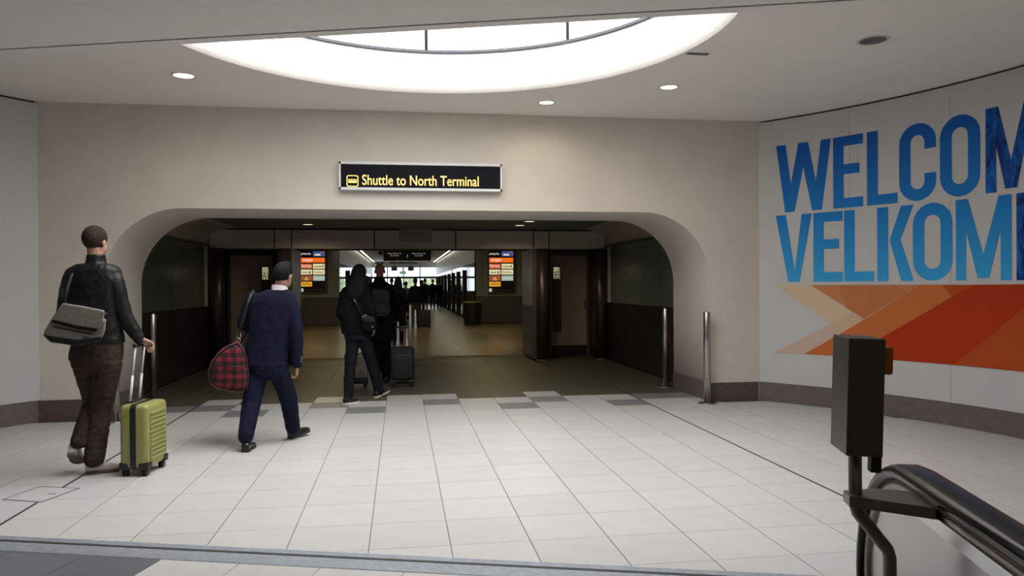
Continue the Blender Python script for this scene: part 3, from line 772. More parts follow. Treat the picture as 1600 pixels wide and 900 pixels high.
def gl(ch, w, h, t):
    """condensed bold glyph as a list of polygons in a w x h box, stroke t"""
    def q(*p): return list(p)
    def bowl(open_right):
        r = w / 2; out = []; n = 10
        ri = r - t; pts = []
        def arc(cx, cz, ro, rn, a0, a1):
            res = []
            for i in range(n):
                A, B = R_(a0 + (a1 - a0) * i / n), R_(a0 + (a1 - a0) * (i + 1) / n)
                res.append(q((cx + ro * math.cos(A), cz + ro * math.sin(A)), (cx + ro * math.cos(B), cz + ro * math.sin(B)), (cx + rn * math.cos(B), cz + rn * math.sin(B)), (cx + rn * math.cos(A), cz + rn * math.sin(A))))
            return res
        out += arc(r, h - r, r, ri, 0, 180) + arc(r, r, r, ri, 180, 360)
        out.append(q((0, r), (t, r), (t, h - r), (0, h - r)))
        if open_right:
            out.append(q((w - t, h - r - .10 * h), (w, h - r - .10 * h), (w, h - r), (w - t, h - r))); out.append(q((w - t, r), (w, r), (w, r + .10 * h), (w - t, r + .10 * h)))
        else: out.append(q((w - t, r), (w, r), (w, h - r), (w - t, h - r)))
        return out
    if ch == 'E': return [q((0, 0), (t, 0), (t, h), (0, h)), q((t, 0), (w, 0), (w, t * .9), (t, t * .9)), q((t, h - t * .9), (w, h - t * .9), (w, h), (t, h)), q((t, h * .47), (w * .88, h * .47), (w * .88, h * .47 + t * .9), (t, h * .47 + t * .9))]
    if ch == 'L': return [q((0, 0), (t, 0), (t, h), (0, h)), q((t, 0), (w, 0), (w, t * .9), (t, t * .9))]
    if ch == 'V': return [q((0, h), (t, h), (w / 2 + t * .12, t * .9), (w / 2 + t * .55, 0), (w / 2 - t * .55, 0)), q((w - t, h), (w, h), (w / 2 + t * .55, 0), (w / 2 - t * .3, 0), (w / 2 + t * .05, t * .7))]
    if ch == 'W':
        k = w / 4; tt = t * .95
        return [q((0, h), (tt, h), (k + tt * .5, 0), (k - tt * .5, 0)), q((w - tt, h), (w, h), (3 * k + tt * .5, 0), (3 * k - tt * .5, 0)),
                q((k - tt * .45, 0), (k + tt * .5, 0), (2 * k + tt * .5, h), (2 * k - tt * .5, h)), q((3 * k - tt * .5, 0), (3 * k + tt * .45, 0), (2 * k + tt * .5, h), (2 * k - tt * .5, h))]
    if ch == 'M':
        return [q((0, 0), (t * .85, 0), (t * .85, h), (0, h)), q((w - t * .85, 0), (w, 0), (w, h), (w - t * .85, h)),
                q((t * .2, h), (t, h), (w / 2 + t * .5, 0.03 * h), (w / 2 - t * .45, 0.03 * h)), q((w - t, h), (w - t * .2, h), (w / 2 + t * .45, 0.03 * h), (w / 2 - t * .5, 0.03 * h))]
    if ch == 'K': return [q((0, 0), (t, 0), (t, h), (0, h)), q((w - t * 1.1, h), (w, h), (t * 2.1, h * .55), (t * 1.12, h * .55)), q((t * 1.12, h * .55), (t * 2.1, h * .55), (w, 0), (w - t * 1.1, 0))]
    return bowl(ch == 'C')
zt1 = SZ(1216, 228)[1]; zb1 = SZ(1240, 331)[1]; zt2 = SZ(1216, 337)[1]; zb2 = SZ(1300, 440)[1]
blue = plane_ramp('blue_print', [(0, (.045, .37, .74)), (.45, (.012, .21, .58)), (1, (.006, .095, .41))], axis=2, lo=zb2 - .24, hi=zt1 - .24); blue.node_tree.nodes['Principled BSDF'].inputs['Specular IOR Level'].default_value = .15
def fabric_print():
    m = bpy.data.materials.new('blue_fabric_print'); m.use_nodes = True; nt = m.node_tree; N = nt.nodes; L = nt.links
    tc = N.new('ShaderNodeTexCoord'); mp = N.new('ShaderNodeMapping'); mp.inputs['Scale'].default_value = (3, 3, 1.2); mp.inputs['Rotation'].default_value = (0, .5, .3)
    nz = N.new('ShaderNodeTexNoise'); nz.inputs['Scale'].default_value = 3.5; nz.inputs['Detail'].default_value = 5; nz.inputs['Distortion'].default_value = 1.2
    cr = N.new('ShaderNodeValToRGB'); cr.color_ramp.elements[0].position = .38; cr.color_ramp.elements[0].color = (.004, .025, .16, 1)
    cr.color_ramp.elements[1].position = .68; cr.color_ramp.elements[1].color = (.008, .15, .55, 1)
    L.new(tc.outputs['Object'], mp.inputs[0]); L.new(mp.outputs[0], nz.inputs[0]); L.new(nz.outputs[0], cr.inputs[0]); L.new(cr.outputs[0], N['Principled BSDF'].inputs['Base Color'])
    N['Principled BSDF'].inputs['Roughness'].default_value = .5; N['Principled BSDF'].inputs['Specular IOR Level'].default_value = .15; return m
bluef = fabric_print()
Z0 = zoom = None
def zx(X): return 1180 + X * .6
rows = [(zb1, zt1, [('W', 55, 197, 300), ('E', 203, 281, 290), ('L', 291, 371, 280), ('C', 375, 471, 260), ('O', 481, 586, 250), ('M', 600, 735, 230)]),
        (zb2, zt2, [('V', 53, 147, 480), ('E', 151, 227, 480), ('L', 231, 309, 480), ('K', 317, 412, 470), ('O', 410, 513, 470), ('M', 522, 667, 460), ('M', 680, 815, 460)])]
for zb, zt, ls in rows:
    for ch, xa, xb, yy in ls:
        s0 = SZ(zx(xa), 300)[0]; s1 = SZ(min(zx(xb), 1800), 300)[0]; h = zt - zb; w_ = s1 - s0
        polys = [[(s0 + x, zb + z) for x, z in p] for p in gl(ch, w_, h, .125)]
        cyl_polys('letter', polys, bluef if (ch == 'M' and (xa > 590)) else blue, mural)
def pz(pts): return [SZ(1180 + x * .6, 100 + y * .6) for x, y in pts]
zt3 = SZ(1300, 445)[1]
def flat_top(pl): return [(s, min(z, zt3)) for s, z in pl]
def p4(pts): return [SZ(1200 + x / 4, 430 + y / 4) for x, y in pts]
ors = [('peach_band', [(45, 62), (265, 62), (740, 372), (600, 440), (470, 352), (385, 300)], (.66, .50, .35), .0),
       ('pale_band', [(36, 482), (225, 491), (500, 340), (960, 60), (800, 60), (490, 257)], (.58, .44, .36), .0006),
       ('sand_band', [(385, 300), (490, 257), (600, 272), (480, 352), (460, 352)], (.62, .44, .28), .0012),
       ('terracotta_band', [(265, 62), (950, 60), (600, 272)], (.56, .22, .09), .0018),
       ('clay_band', [(440, 62), (800, 60), (870, 108), (600, 272), (490, 205)], (.52, .18, .07), .0024),
       ('orange_band', [(225, 492), (480, 350), (950, 60), (1090, 60), (1150, 135), (700, 395), (700, 524), (385, 502)], (.56, .155, .04), .003),
       ('deep_band', [(700, 395), (1150, 135), (1280, 60), (1600, 55), (2300, 48), (2300, 668), (1600, 603), (1160, 560), (745, 527), (700, 524)], (.42, .035, .006), .0036),
       ('ember_band', [(1090, 60), (1285, 60), (1150, 135)], (.44, .075, .013), .004),
       ('amber_band', [(1160, 560), (1600, 205), (2300, -250), (2300, 668), (1600, 603)], (.44, .07, .012), .0045)]
for i_, o_ in enumerate(ors): ors[i_] = (o_[0], o_[1], o_[2], o_[3])
for nm, pl, c, off in ors:
    cyl_polys(nm, [flat_top(p4(pl))], mat(nm, c, .5, spec=.15), mural, off)

# ================================================================== ESCALATOR END and control post
es = thing('escalator_end', near(.78, 1.6, 0), 'rounded escalator end with black handrail over a steel panel', 'escalator')
hu0, hu1 = .755, .835; rz = .545; rr_ = .395; vb = 2.2
path = [(-1.6, rz + rr_), (0, rz + rr_), (1.2, rz + rr_), (2.0, rz + rr_)] + [(vb + rr_ * math.sin(R_(a)), rz + rr_ * math.cos(R_(a))) for a in range(0, 181, 10)] + [(1.0, rz - rr_), (-1.6, rz - rr_)]
def sweep(name, pth, sec, m, u_mid, parent):
    """section (du, dn) with n pointing outward, swept along a (v,z) path"""
    b = bmesh.new(); rings = []
    for i, (v, z) in enumerate(pth):
        a, c = pth[max(i - 1, 0)], pth[min(i + 1, len(pth) - 1)]; d = Vector((c[0] - a[0], c[1] - a[1])).normalized(); nn = Vector((-d.y, d.x))
        rings.append([b.verts.new(near(u_mid + du, v + nn.x * dn, z + nn.y * dn)) for du, dn in sec])
    k = len(sec)
    for A, B in zip(rings, rings[1:]):
        for i in range(k): b.faces.new((A[i], A[(i + 1) % k], B[(i + 1) % k], B[i]))
    b.faces.new(rings[0]); b.faces.new(rings[-1][::-1]); bmesh.ops.recalc_face_normals(b, faces=b.faces)
    return obj(name, b, m, parent, smooth=True)
sec = [(-.046, -.020), (-.050, -.004), (-.044, .010), (-.025, .018), (.025, .018), (.044, .010), (.050, -.004), (.046, -.020), (.034, -.024), (-.034, -.024)]
sweep('handrail', path, sec, mat('glossy_black_rubber', (.006, .007, .009), .22, spec=.35), .795, es)
p2 = [(v, z) for v, z in path]
sweep('handrail_guide', p2, [(-.030, -.060), (-.036, -.046), (-.034, -.022), (.034, -.022), (.036, -.046), (.030, -.060)], mat('bronze_guide', (.22, .18, .15), .3, .9), .795, es)
poly = [near(.772, v, z) for v, z in [(-1.6, rz + rr_ - .05), (vb, rz + rr_ - .05)] + [(vb + (rr_ - .05) * math.sin(R_(a)), rz + (rr_ - .05) * math.cos(R_(a))) for a in range(8, 180, 8)] + [(vb, rz - rr_ + .05), (-1.6, rz - rr_ + .05)]]
prism('side_panel', poly, U * .045, mat('satin_steel_panel', (.42, .41, .40), .22, .75), es)
nprism('deck_trim', .752, .772, -1.6, 2.22, rz + rr_ - .085, rz + rr_ - .05, mat('bright_steel_trim', (.55, .56, .56), .25, .9), es)
nprism('skirt', .74, .85, -1.6, 2.5, 0, rz - rr_ + .02, M['steeld'], es)
# control post
cp = thing('control_post', near(.60, 2.08, 0), 'steel control box on a cranked post bracketed to the escalator end', 'control post')
zk = .90
tubeobj('post', [near(.598, 2.085, 1.05), near(.598, 2.085, .885), near(.603, 2.085, .865), near(.672, 2.07, .775), near(.678, 2.07, .755), near(.678, 2.07, 0)], .0165, M['steeld'], cp, 20)
bt = Matrix.Translation(near(.59, 2.053, 1.033)) @ Matrix.Rotation(-TH, 4, 'Z') @ Matrix.Rotation(R_(1.6), 4, 'Y')
box('control_box', -.0435, .0435, -.073, .073, 0, .295, M['steelbox'], cp, .003, mtx=bt)
b2 = bmesh.new(); bxb(b2, .0435, .066, -.066, -.012, .205, .275, bt, .008); obj('orange_button', b2, mat('orange_plastic', (.55, .14, .02), .4), cp)
b2 = bmesh.new(); bxb(b2, .02, .046, -.06, -.03, -.042, 0, bt, .003); obj('cable_gland', b2, M['black'], cp)
prism('bracket', [near(.575, 2.11, zk - .014), near(.575, 2.055, zk - .014), near(.752, 1.97, zk - .014), near(.752, 2.12, zk - .014), near(.66, 2.14, zk - .014)], (0, 0, .028), M['steeld'], cp)

# ================================================================== PEOPLE AND LUGGAGE
def ell(b, c, r, f, u, rr, rf, ru, seg=14):
    nv_ = max(6, seg * 2 // 3); R, F_, U_ = r * rr, f * rf, u * ru; rows = []
    top, bot = b.verts.new(c + U_), b.verts.new(c - U_)
    for j in range(1, nv_):
        p = math.pi * j / nv_; sp, cp_ = math.sin(p), math.cos(p)
        rows.append([b.verts.new(c + R * (sp * math.cos(2 * math.pi * i / seg)) + F_ * (sp * math.sin(2 * math.pi * i / seg)) + U_ * cp_) for i in range(seg)])
    for i in range(seg):
        k = (i + 1) % seg; b.faces.new((top, rows[0][i], rows[0][k])); b.faces.new((bot, rows[-1][k], rows[-1][i]))
        for A, B in zip(rows, rows[1:]): b.faces.new((A[i], B[i], B[k], A[k]))
EX, EY, EZ = Vector((1, 0, 0)), Vector((0, 1, 0)), Vector((0, 0, 1))
def ball(b, c, r): ell(b, c, EX, EY, EZ, r, r, r, 12)
def limb(b, pts, rad):
    for i in range(len(pts) - 1): tube(b, [pts[i], pts[i + 1]], [rad[i], rad[i + 1]], 14)
    for p, r in zip(pts, rad): ball(b, p, r)
def loft(b, rings, n=22, sq=2.4):
    """rings: (centre, half-width vector, half-depth vector), closed with caps; slightly squared ellipses"""
    R = []
    for c, a, d in rings:
        row = []
        for k in range(n):
            t = 2 * math.pi * k / n; cs, sn = math.cos(t), math.sin(t)
            row.append(b.verts.new(c + a * (math.copysign(abs(cs) ** (2 / sq), cs)) + d * (math.copysign(abs(sn) ** (2 / sq), sn))))
        R.append(row)
    for A, B in zip(R, R[1:]):
        for k in range(n): b.faces.new((A[k], A[(k + 1) % n], B[(k + 1) % n], B[k]))
    b.faces.new(R[0][::-1]); b.faces.new(R[-1])
WORK = bpy.data.scenes.new('workbench')        # scratch scene for evaluating modifiers, removed at the end
def fused(name, b, vox, m, parent, it=4, wr=0.0, wf=14.0, wz=1.0):
    """union of overlapping shapes -> one continuous smooth surface; wr = wrinkle depth"""
    bmesh.ops.recalc_face_normals(b, faces=b.faces)
    me = bpy.data.meshes.new('tmp'); b.to_mesh(me); b.free()
    t = bpy.data.objects.new('tmp', me); WORK.collection.objects.link(t)
    md = t.modifiers.new('r', 'REMESH'); md.mode = 'VOXEL'; md.voxel_size = vox; md.use_smooth_shade = True
    sm = t.modifiers.new('s', 'SMOOTH'); sm.iterations = it; sm.factor = .5
    dg = bench(WORK); out = bpy.data.meshes.new_from_object(t.evaluated_get(dg))
    bpy.data.objects.remove(t); bpy.data.meshes.remove(me)
    if wr:
        off = Vector((random.random() * 50, random.random() * 50, random.random() * 50))
        nn_ = len(out.vertices); co = [0.0] * (nn_ * 3); no = [0.0] * (nn_ * 3)
        out.vertices.foreach_get('co', co); out.vertex_normals.foreach_get('vector', no)
        for i in range(0, nn_ * 3, 3):
            q = Vector((co[i] * wf, co[i + 1] * wf, co[i + 2] * wf * wz)) + off
            q += Vector((noise.noise(q * .5), noise.noise(q * .5 + off), 0)) * 1.2
            d = (1 - abs(noise.noise(q)) * 2.2) * wr
            for j in range(3): co[i + j] += no[i + j] * d
        out.vertices.foreach_set('co', co); out.update()
    return obj(name, out, m, parent, smooth=True)
SKIN = mat('skin', (.50, .27, .19), .55); SKIND = mat('skin_tan', (.42, .22, .15), .55); SKINR = mat('skin_ruddy', (.26, .09, .065), .6)
EYE = mat('eye_white', (.8, .8, .78), .3); SOLE = mat('white_sole', (.72, .68, .62), .6)
def head(b, C, f, r, u, k=1.0):
    ell(b, C + (u * .03 - f * .012) * k, r, f, u, .076 * k, .097 * k, .09 * k, 20)
    ell(b, C + (u * -.045 + f * .028) * k, r, f, u, .057 * k, .064 * k, .074 * k, 16)
    ell(b, C + (u * -.092 + f * .055) * k, r, f, u, .03 * k, .03 * k, .026 * k)          # chin
    ell(b, C + (u * .012 + f * .083) * k, r, f, u, .055 * k, .016 * k, .014 * k)         # brow
    ell(b, C + (u * -.024 + f * .102) * k, r, f, u, .014 * k, .018 * k, .024 * k)        # nose
    ell(b, C + (u * -.006 + f * .094) * k, r, f, u, .010 * k, .014 * k, .028 * k)
    ell(b, C + (u * -.062 + f * .09) * k, r, f, u, .024 * k, .010 * k, .011 * k)         # mouth
    for s in (-1, 1): ell(b, C + (r * .077 * s - u * .012 - f * .008) * k, r, f, u, .010 * k, .020 * k, .029 * k)
def eyes(C, f, r, u, parent):
    for s in (-1, 1):
        b = bmesh.new(); ell(b, C + r * .031 * s + f * .073 - u * .004, r, f, u, .013, .010, .009, 10); obj('eye', b, EYE, parent, smooth=True)
def hair_cap(C, f, r, u, m, parent, k=1.05, low=-.05, front=.05, vox=.006, wr=.002, extra=None):
    b = bmesh.new(); ell(b, C + u * .032 - f * .014, r, f, u, .078 * k, .099 * k, .093 * k, 24)
    nrm = (u * .75 - f * .66).normalized()             # hairline slopes from the forehead down to the nape
    g = bmesh.ops.bisect_plane(b, geom=list(b.verts) + list(b.edges) + list(b.faces), plane_co=C + u * low + f * front * .3, plane_no=nrm, clear_inner=True)
    bmesh.ops.holes_fill(b, edges=b.edges)
    if extra: extra(b)
    return fused('hair', b, vox, m, parent, 2, wr, 60)
def hand(b, W, fw, nrm, th, curl=.5, k=1.0):
    """palm from wrist W along fw, fingers bending towards nrm, thumb on the th side"""
    fw, nrm = fw.normalized(), nrm.normalized(); th = (th - fw * th.dot(fw)).normalized(); nrm = fw.cross(th).normalized() * (1 if fw.cross(th).dot(nrm) > 0 else -1)
    loft(b, [(W - fw * .01 * k, th * .026 * k, nrm * .019 * k), (W + fw * .03 * k, th * .036 * k, nrm * .018 * k), (W + fw * .075 * k, th * .041 * k, nrm * .015 * k), (W + fw * .092 * k, th * .038 * k, nrm * .010 * k)], 14)
    for o_, L, r0 in ((.030, .95, .0088), (.010, 1.05, .0092), (-.0105, 1.0, .0088), (-.030, .80, .0078)):
        p = W + fw * .088 * k + th * o_ * k; a = 0; pts = [W + fw * .06 * k + th * o_ * k, p]
        for q, l in enumerate((.042, .027, .021)):
            a += curl * (.9 if q == 0 else 1.25); p = p + (fw * math.cos(a) + nrm * math.sin(a)) * l * L * k; pts.append(p)
        limb(b, pts, [r0 * k, r0 * k, r0 * .95 * k, r0 * .88 * k, r0 * .78 * k])
    p = W + fw * .022 * k + th * .026 * k; d1 = (th * .75 + fw * .75 + nrm * .25).normalized(); d2 = (fw * .85 + nrm * (.3 + curl * .5) + th * .1).normalized()
    limb(b, [p, p + d1 * .042 * k, p + d1 * .042 * k + d2 * .03 * k, p + d1 * .042 * k + d2 * .054 * k], [.014 * k, .0115 * k, .010 * k, .0085 * k])
def shoe(parent, heel, toe, m, msole, up=EZ, w=.045, h=.075, vox=.006):
    d = (toe - heel); L = d.length; d = d.normalized(); s = d.cross(up).normalized(); u = s.cross(d).normalized()
    b = bmesh.new(); rows = []
    for t, hw, hh in ((0.01, .030, h * .8), (.08, .036, h), (.28, .037, h * 1.05), (.45, .040, h * .82), (.65, w, h * .62), (.85, w * .9, h * .5), (.97, w * .6, h * .38)):
        rows.append((heel + d * t * L + u * (.012 + hh / 2), s * hw, u * (hh / 2)))
    loft(b, rows, 16, 2.8)
    o = fused('shoe', b, vox, m, parent, 3, .0008, 40)
    b = bmesh.new(); pts = []
    for t, hw in ((0, .024), (.06, .036), (.28, .038), (.45, .040), (.65, w * 1.03), (.85, w * .95), (.96, w * .66), (1.0, w * .25)): pts.append((t, hw))
    outl = [heel + d * t * L + s * hw for t, hw in pts] + [heel + d * t * L - s * hw for t, hw in pts[::-1]]
    prism('sole', outl, u * .022, None, bm=b)
    obj('sole', b, msole, o)
    return o

def make_person(label, group, Zc, root_px, spec):
    """spec holds joints as (px, py, depth offset); everything is placed at camera depth Zc"""
    def J(q): return atd(q[0], q[1], Zc + (q[2] if len(q) > 2 else 0))
    g = atd(root_px, 450, Zc); base = Vector((g.x, g.y, 0)); V0 = Vector((g.x, g.y, 0)).normalized(); RT = Vector((V0.y, -V0.x, 0))
    t = thing('person', base, label, 'person', group)
    def dirn(deg, tilt=0): a = R_(deg); return (V0 * math.cos(a) + RT * math.sin(a))
    vox = spec.get('vox', .009); yaw = spec.get('yaw', 0); bf = dirn(yaw); br_ = dirn(yaw + 90)
    hf = dirn(spec.get('hyaw', yaw)); hu = (EZ + hf * spec.get('htilt', 0)).normalized(); hr_ = hf.cross(hu).normalized(); hf = hu.cross(hr_).normalized()
    C = J(spec['head']); k = spec.get('hk', 1.0)
    # skin: one continuous body
    b = bmesh.new(); head(b, C, hf, hr_, hu, k)
    tor = [(J(q), hw, hd) for q, hw, hd in spec['torso']]
    nb = tor[0][0]
    limb(b, [C - hu * .05 * k - hf * .02 * k, nb, tor[4][0]], [.055 * k, .055, .07])
    loft(b, [(c, br_ * hw * .80, bf * hd * .78) for c, hw, hd in tor[3:]])
    for side in ('R', 'L'):
        arm = [J(q) for q in spec['arm' + side]]; c_ = tor[2][0]
        a0 = arm[0] + (Vector((c_.x, c_.y, arm[0].z)) - arm[0]).normalized() * .04 - EZ * .04; limb(b, [a0, arm[1], arm[2]], [.04, .038, .029])
        leg = [J(q) for q in spec['leg' + side]]; limb(b, [leg[0]] + leg[1:], [.08, .055, .035])
        hd_ = spec.get('hand' + side, {})
        fw = hd_.get('fw'); fw = (J(fw) - arm[-1]) if fw else (arm[-1] - arm[-2])
        nrm = hd_.get('nrm', (0, 0, -1)); nrm = V0 * nrm[1] + RT * nrm[0] + EZ * nrm[2]
        th_ = hd_.get('th', (0, 1, 0)); th_ = V0 * th_[1] + RT * th_[0] + EZ * th_[2]
        hand(b, arm[-1] + fw.normalized() * .02, fw, nrm, th_, hd_.get('curl', .5), spec.get('handk', 1.0))
    ell(b, J(spec['pelvis'][0]) + EZ * .04, br_, bf, EZ, .14, .09, .11)
    fused('body', b, spec.get('bvox', .006), spec['skin'], t, 2)
    if spec.get('eyes', True): eyes(C, hf, hr_, hu, t)
    # top
    b = bmesh.new(); loft(b, [(c, br_ * hw, bf * hd) for c, hw, hd in tor[1:]])
    for side in ('R', 'L'):
        arm = [J(q) for q in spec['arm' + side]]; sl = spec.get('sleeve', [.068, .055, .042])
        c_ = tor[2][0]; a0 = arm[0] + (Vector((c_.x, c_.y, arm[0].z)) - arm[0]).normalized() * .02 - EZ * .012
        limb(b, [a0, a0.lerp(arm[1], .35), arm[1], arm[1].lerp(arm[2], .5), arm[2]], [sl[0] * .86, sl[0] * .94, sl[1], (sl[1] + sl[2]) / 2, sl[2]])
    if 'collar' in spec:
        cc, cr0, cr1, ch = spec['collar']; c0 = J(cc); loft(b, [(c0 - EZ * .04, br_ * cr1, bf * cr1), (c0 + EZ * ch, br_ * cr0 + EZ * 0, bf * cr0)])
    top = fused('jacket', b, vox, spec['top'], t, 9, spec.get('wr', .004), 11, .7)
    # trousers
    b = bmesh.new(); loft(b, [(J(q), br_ * hw, bf * hd) for q, hw, hd in spec['hips']])
    for side in ('R', 'L'):
        leg = [J(q) for q in spec['leg' + side]]; rr = spec['legr' + side]; hem = leg[-1] + (leg[-2] - leg[-1]).normalized() * .0
        mid = leg[1].lerp(leg[2], .5); limb(b, [leg[0], leg[1], mid, hem], [rr[0], rr[1], (rr[1] + rr[2]) / 2, rr[2]])
    fused('trousers', b, vox, spec['bottom'], t, 5, spec.get('wr', .004), 13, 1.6)
    for side in ('R', 'L'):
        hp, tp = spec['foot' + side]
        h_ = atz(*hp, 0) if len(hp) == 2 else J(hp); t_ = atz(*tp, 0) if len(tp) == 2 else J(tp)
        d = (t_ - h_); t_ = h_ + d.normalized() * max(.24, min(.29, d.length)); shoe(t, h_, t_, spec['shoe'], spec['sole'], vox=spec.get('svox', .006), h=spec.get('shoeh', .075))
    return t, dict(J=J, C=C, f=hf, r=hr_, u=hu, bf=bf, br=br_, V0=V0, RT=RT, base=base)

LEATHER = mat('black_leather', (.008, .008, .009), .45, spec=.3, bump=.25, bump_scale=35)
JEANS = mat('brown_denim', (.050, .034, .026), .85, spec=.15, noise_amt=.25, noise_scale=30, bump=.3, bump_scale=120)
NAVY = mat('navy_suiting', (.009, .0105, .027), .85, spec=.12, noise_amt=.1, noise_scale=40)
DARK = mat('charcoal_cloth', (.007, .007, .008), .9, spec=.1); DJEAN = mat('dark_denim', (.010, .011, .015), .9, spec=.1, noise_amt=.2, noise_scale=30)
BLKSHOE = mat('black_leather_shoe', (.010, .009, .009), .28); WHSHOE = mat('white_canvas', (.66, .58, .54), .8); TANSOLE = mat('worn_pink_sole', (.15, .11, .10), .8)
HBROWN = mat('brown_hair', (.035, .020, .015), .75, spec=.2, bump=.4, bump_scale=180); HBLACK = mat('black_hair', (.006, .006, .008), .7, spec=.2, bump=.4, bump_scale=180)

# --- man with the green suitcase
S1 = dict(yaw=22, hyaw=38, htilt=-.06, head=(150, 378), skin=SKIN, top=LEATHER, bottom=JEANS, shoe=WHSHOE, sole=TANSOLE, bvox=.005, vox=.008, svox=.005, wr=.0045, shoeh=.10,
    torso=[((150, 407), .06, .06), ((149, 413), .135, .085), ((147, 421), .195, .105), ((145, 435), .222, .12), ((145, 460), .215, .13), ((148, 490), .19, .125), ((153, 518), .18, .12), ((157, 536), .178, .12)],
    pelvis=[(158, 552)], collar=((150, 408), .062, .075, .05), sleeve=[.073, .062, .044],
    armR=[(183, 434, 0), (193, 493, .02), (217, 528.5, .06)], armL=[(107, 436, 0), (102, 486, .05), (122, 512, .24)],
    handR=dict(fw=(229, 534, .08), nrm=(.1, .1, -1), th=(-.4, .5, -.0), curl=.95), handL=dict(curl=.8),
    hips=[((155, 524), .165, .115), ((152, 540), .185, .125), ((150, 557), .195, .125), ((150, 572), .17, .11), ((151, 582), .10, .08)],
    legR=[(169, 568, 0), (158.5, 640, .06), (147, 716, .0)], legrR=[.10, .078, .074],
    legL=[(133, 566, 0), (146, 626, .12), (123, 690, -.04)], legrL=[.095, .072, .058],
    footR=((133, 741), (187, 735.5)), footL=((112, 711, -.10), (123, 725, .12)))
p1, g1_ = make_person('man in black leather jacket and brown trousers pulling the green suitcase', None, 5.9, 152, S1)
def quiff(b): pass
hair_cap(g1_['C'], g1_['f'], g1_['r'], g1_['u'], HBROWN, p1, 1.045, -.055, .03, .005, .0022)
J1 = g1_['J']
# his shoulder bag
BAGM = mat('olive_grey_canvas', (.235, .21, .175), .8, noise_amt=.15, noise_scale=40, bump=.2, bump_scale=150); BAGB = mat('dark_canvas', (.035, .030, .026), .8)
def slab(name, pts, d0, d1, J, V0, m, parent, bev=.015, wr=0):
    b = bmesh.new(); prism('x', [J((x, y, d0)) for x, y in pts], V0 * (d1 - d0), None, bm=b)
    bmesh.ops.bevel(b, geom=list(b.edges), offset=bev, segments=3, affect='EDGES', profile=.6)
    o = obj(name, b, m, parent, smooth=False)
    for p in o.data.polygons: p.use_smooth = p.area < .002
    return o
g = J1((115, 530, -.2)); bag = thing('messenger_bag', g, 'olive grey canvas messenger bag hanging at the back of the leather-jacket man', 'bag')
slab('bag_body', [(84, 492), (160, 500), (166, 498), (164, 520), (157, 532), (120, 538), (80, 532), (67, 521)], -.275, -.14, J1, g1_['V0'], BAGM, bag, .02)
slab('bag_base', [(66, 523), (120, 531), (160, 526), (157, 534), (120, 541), (79, 535)], -.282, -.132, J1, g1_['V0'], M['black'], bag, .012)
slab('flap', [(97, 474), (130, 479), (164, 486), (161, 503), (154, 514), (120, 509), (80, 499), (86, 490)], -.298, -.135, J1, g1_['V0'], BAGM, bag, .012)
slab('flap_shadow_strip', [(82, 499), (120, 508), (153, 514), (150, 519), (118, 514), (80, 504)], -.287, -.2, J1, g1_['V0'], M['black'], bag, .004)  # black strip put in as the shade below the flap edge
slab('zip_line', [(84, 510), (146, 521.5), (144, 523), (84, 511.6)], -.279, -.27, J1, g1_['V0'], M['black'], bag, .001)
slab('zip_pull', [(128, 526), (139, 527), (139, 528.2), (128, 527.2)], -.279, -.27, J1, g1_['V0'], M['black'], bag, .001)
tubeobj('strap', [J1(q) for q in ((100, 477, -.2), (104, 455, -.16), (112, 430, -.12), (126, 418, -.03), (140, 425, .14), (158, 470, .17), (166, 490, -.05), (163, 492, -.2))], .013, M['black'], bag, 8)

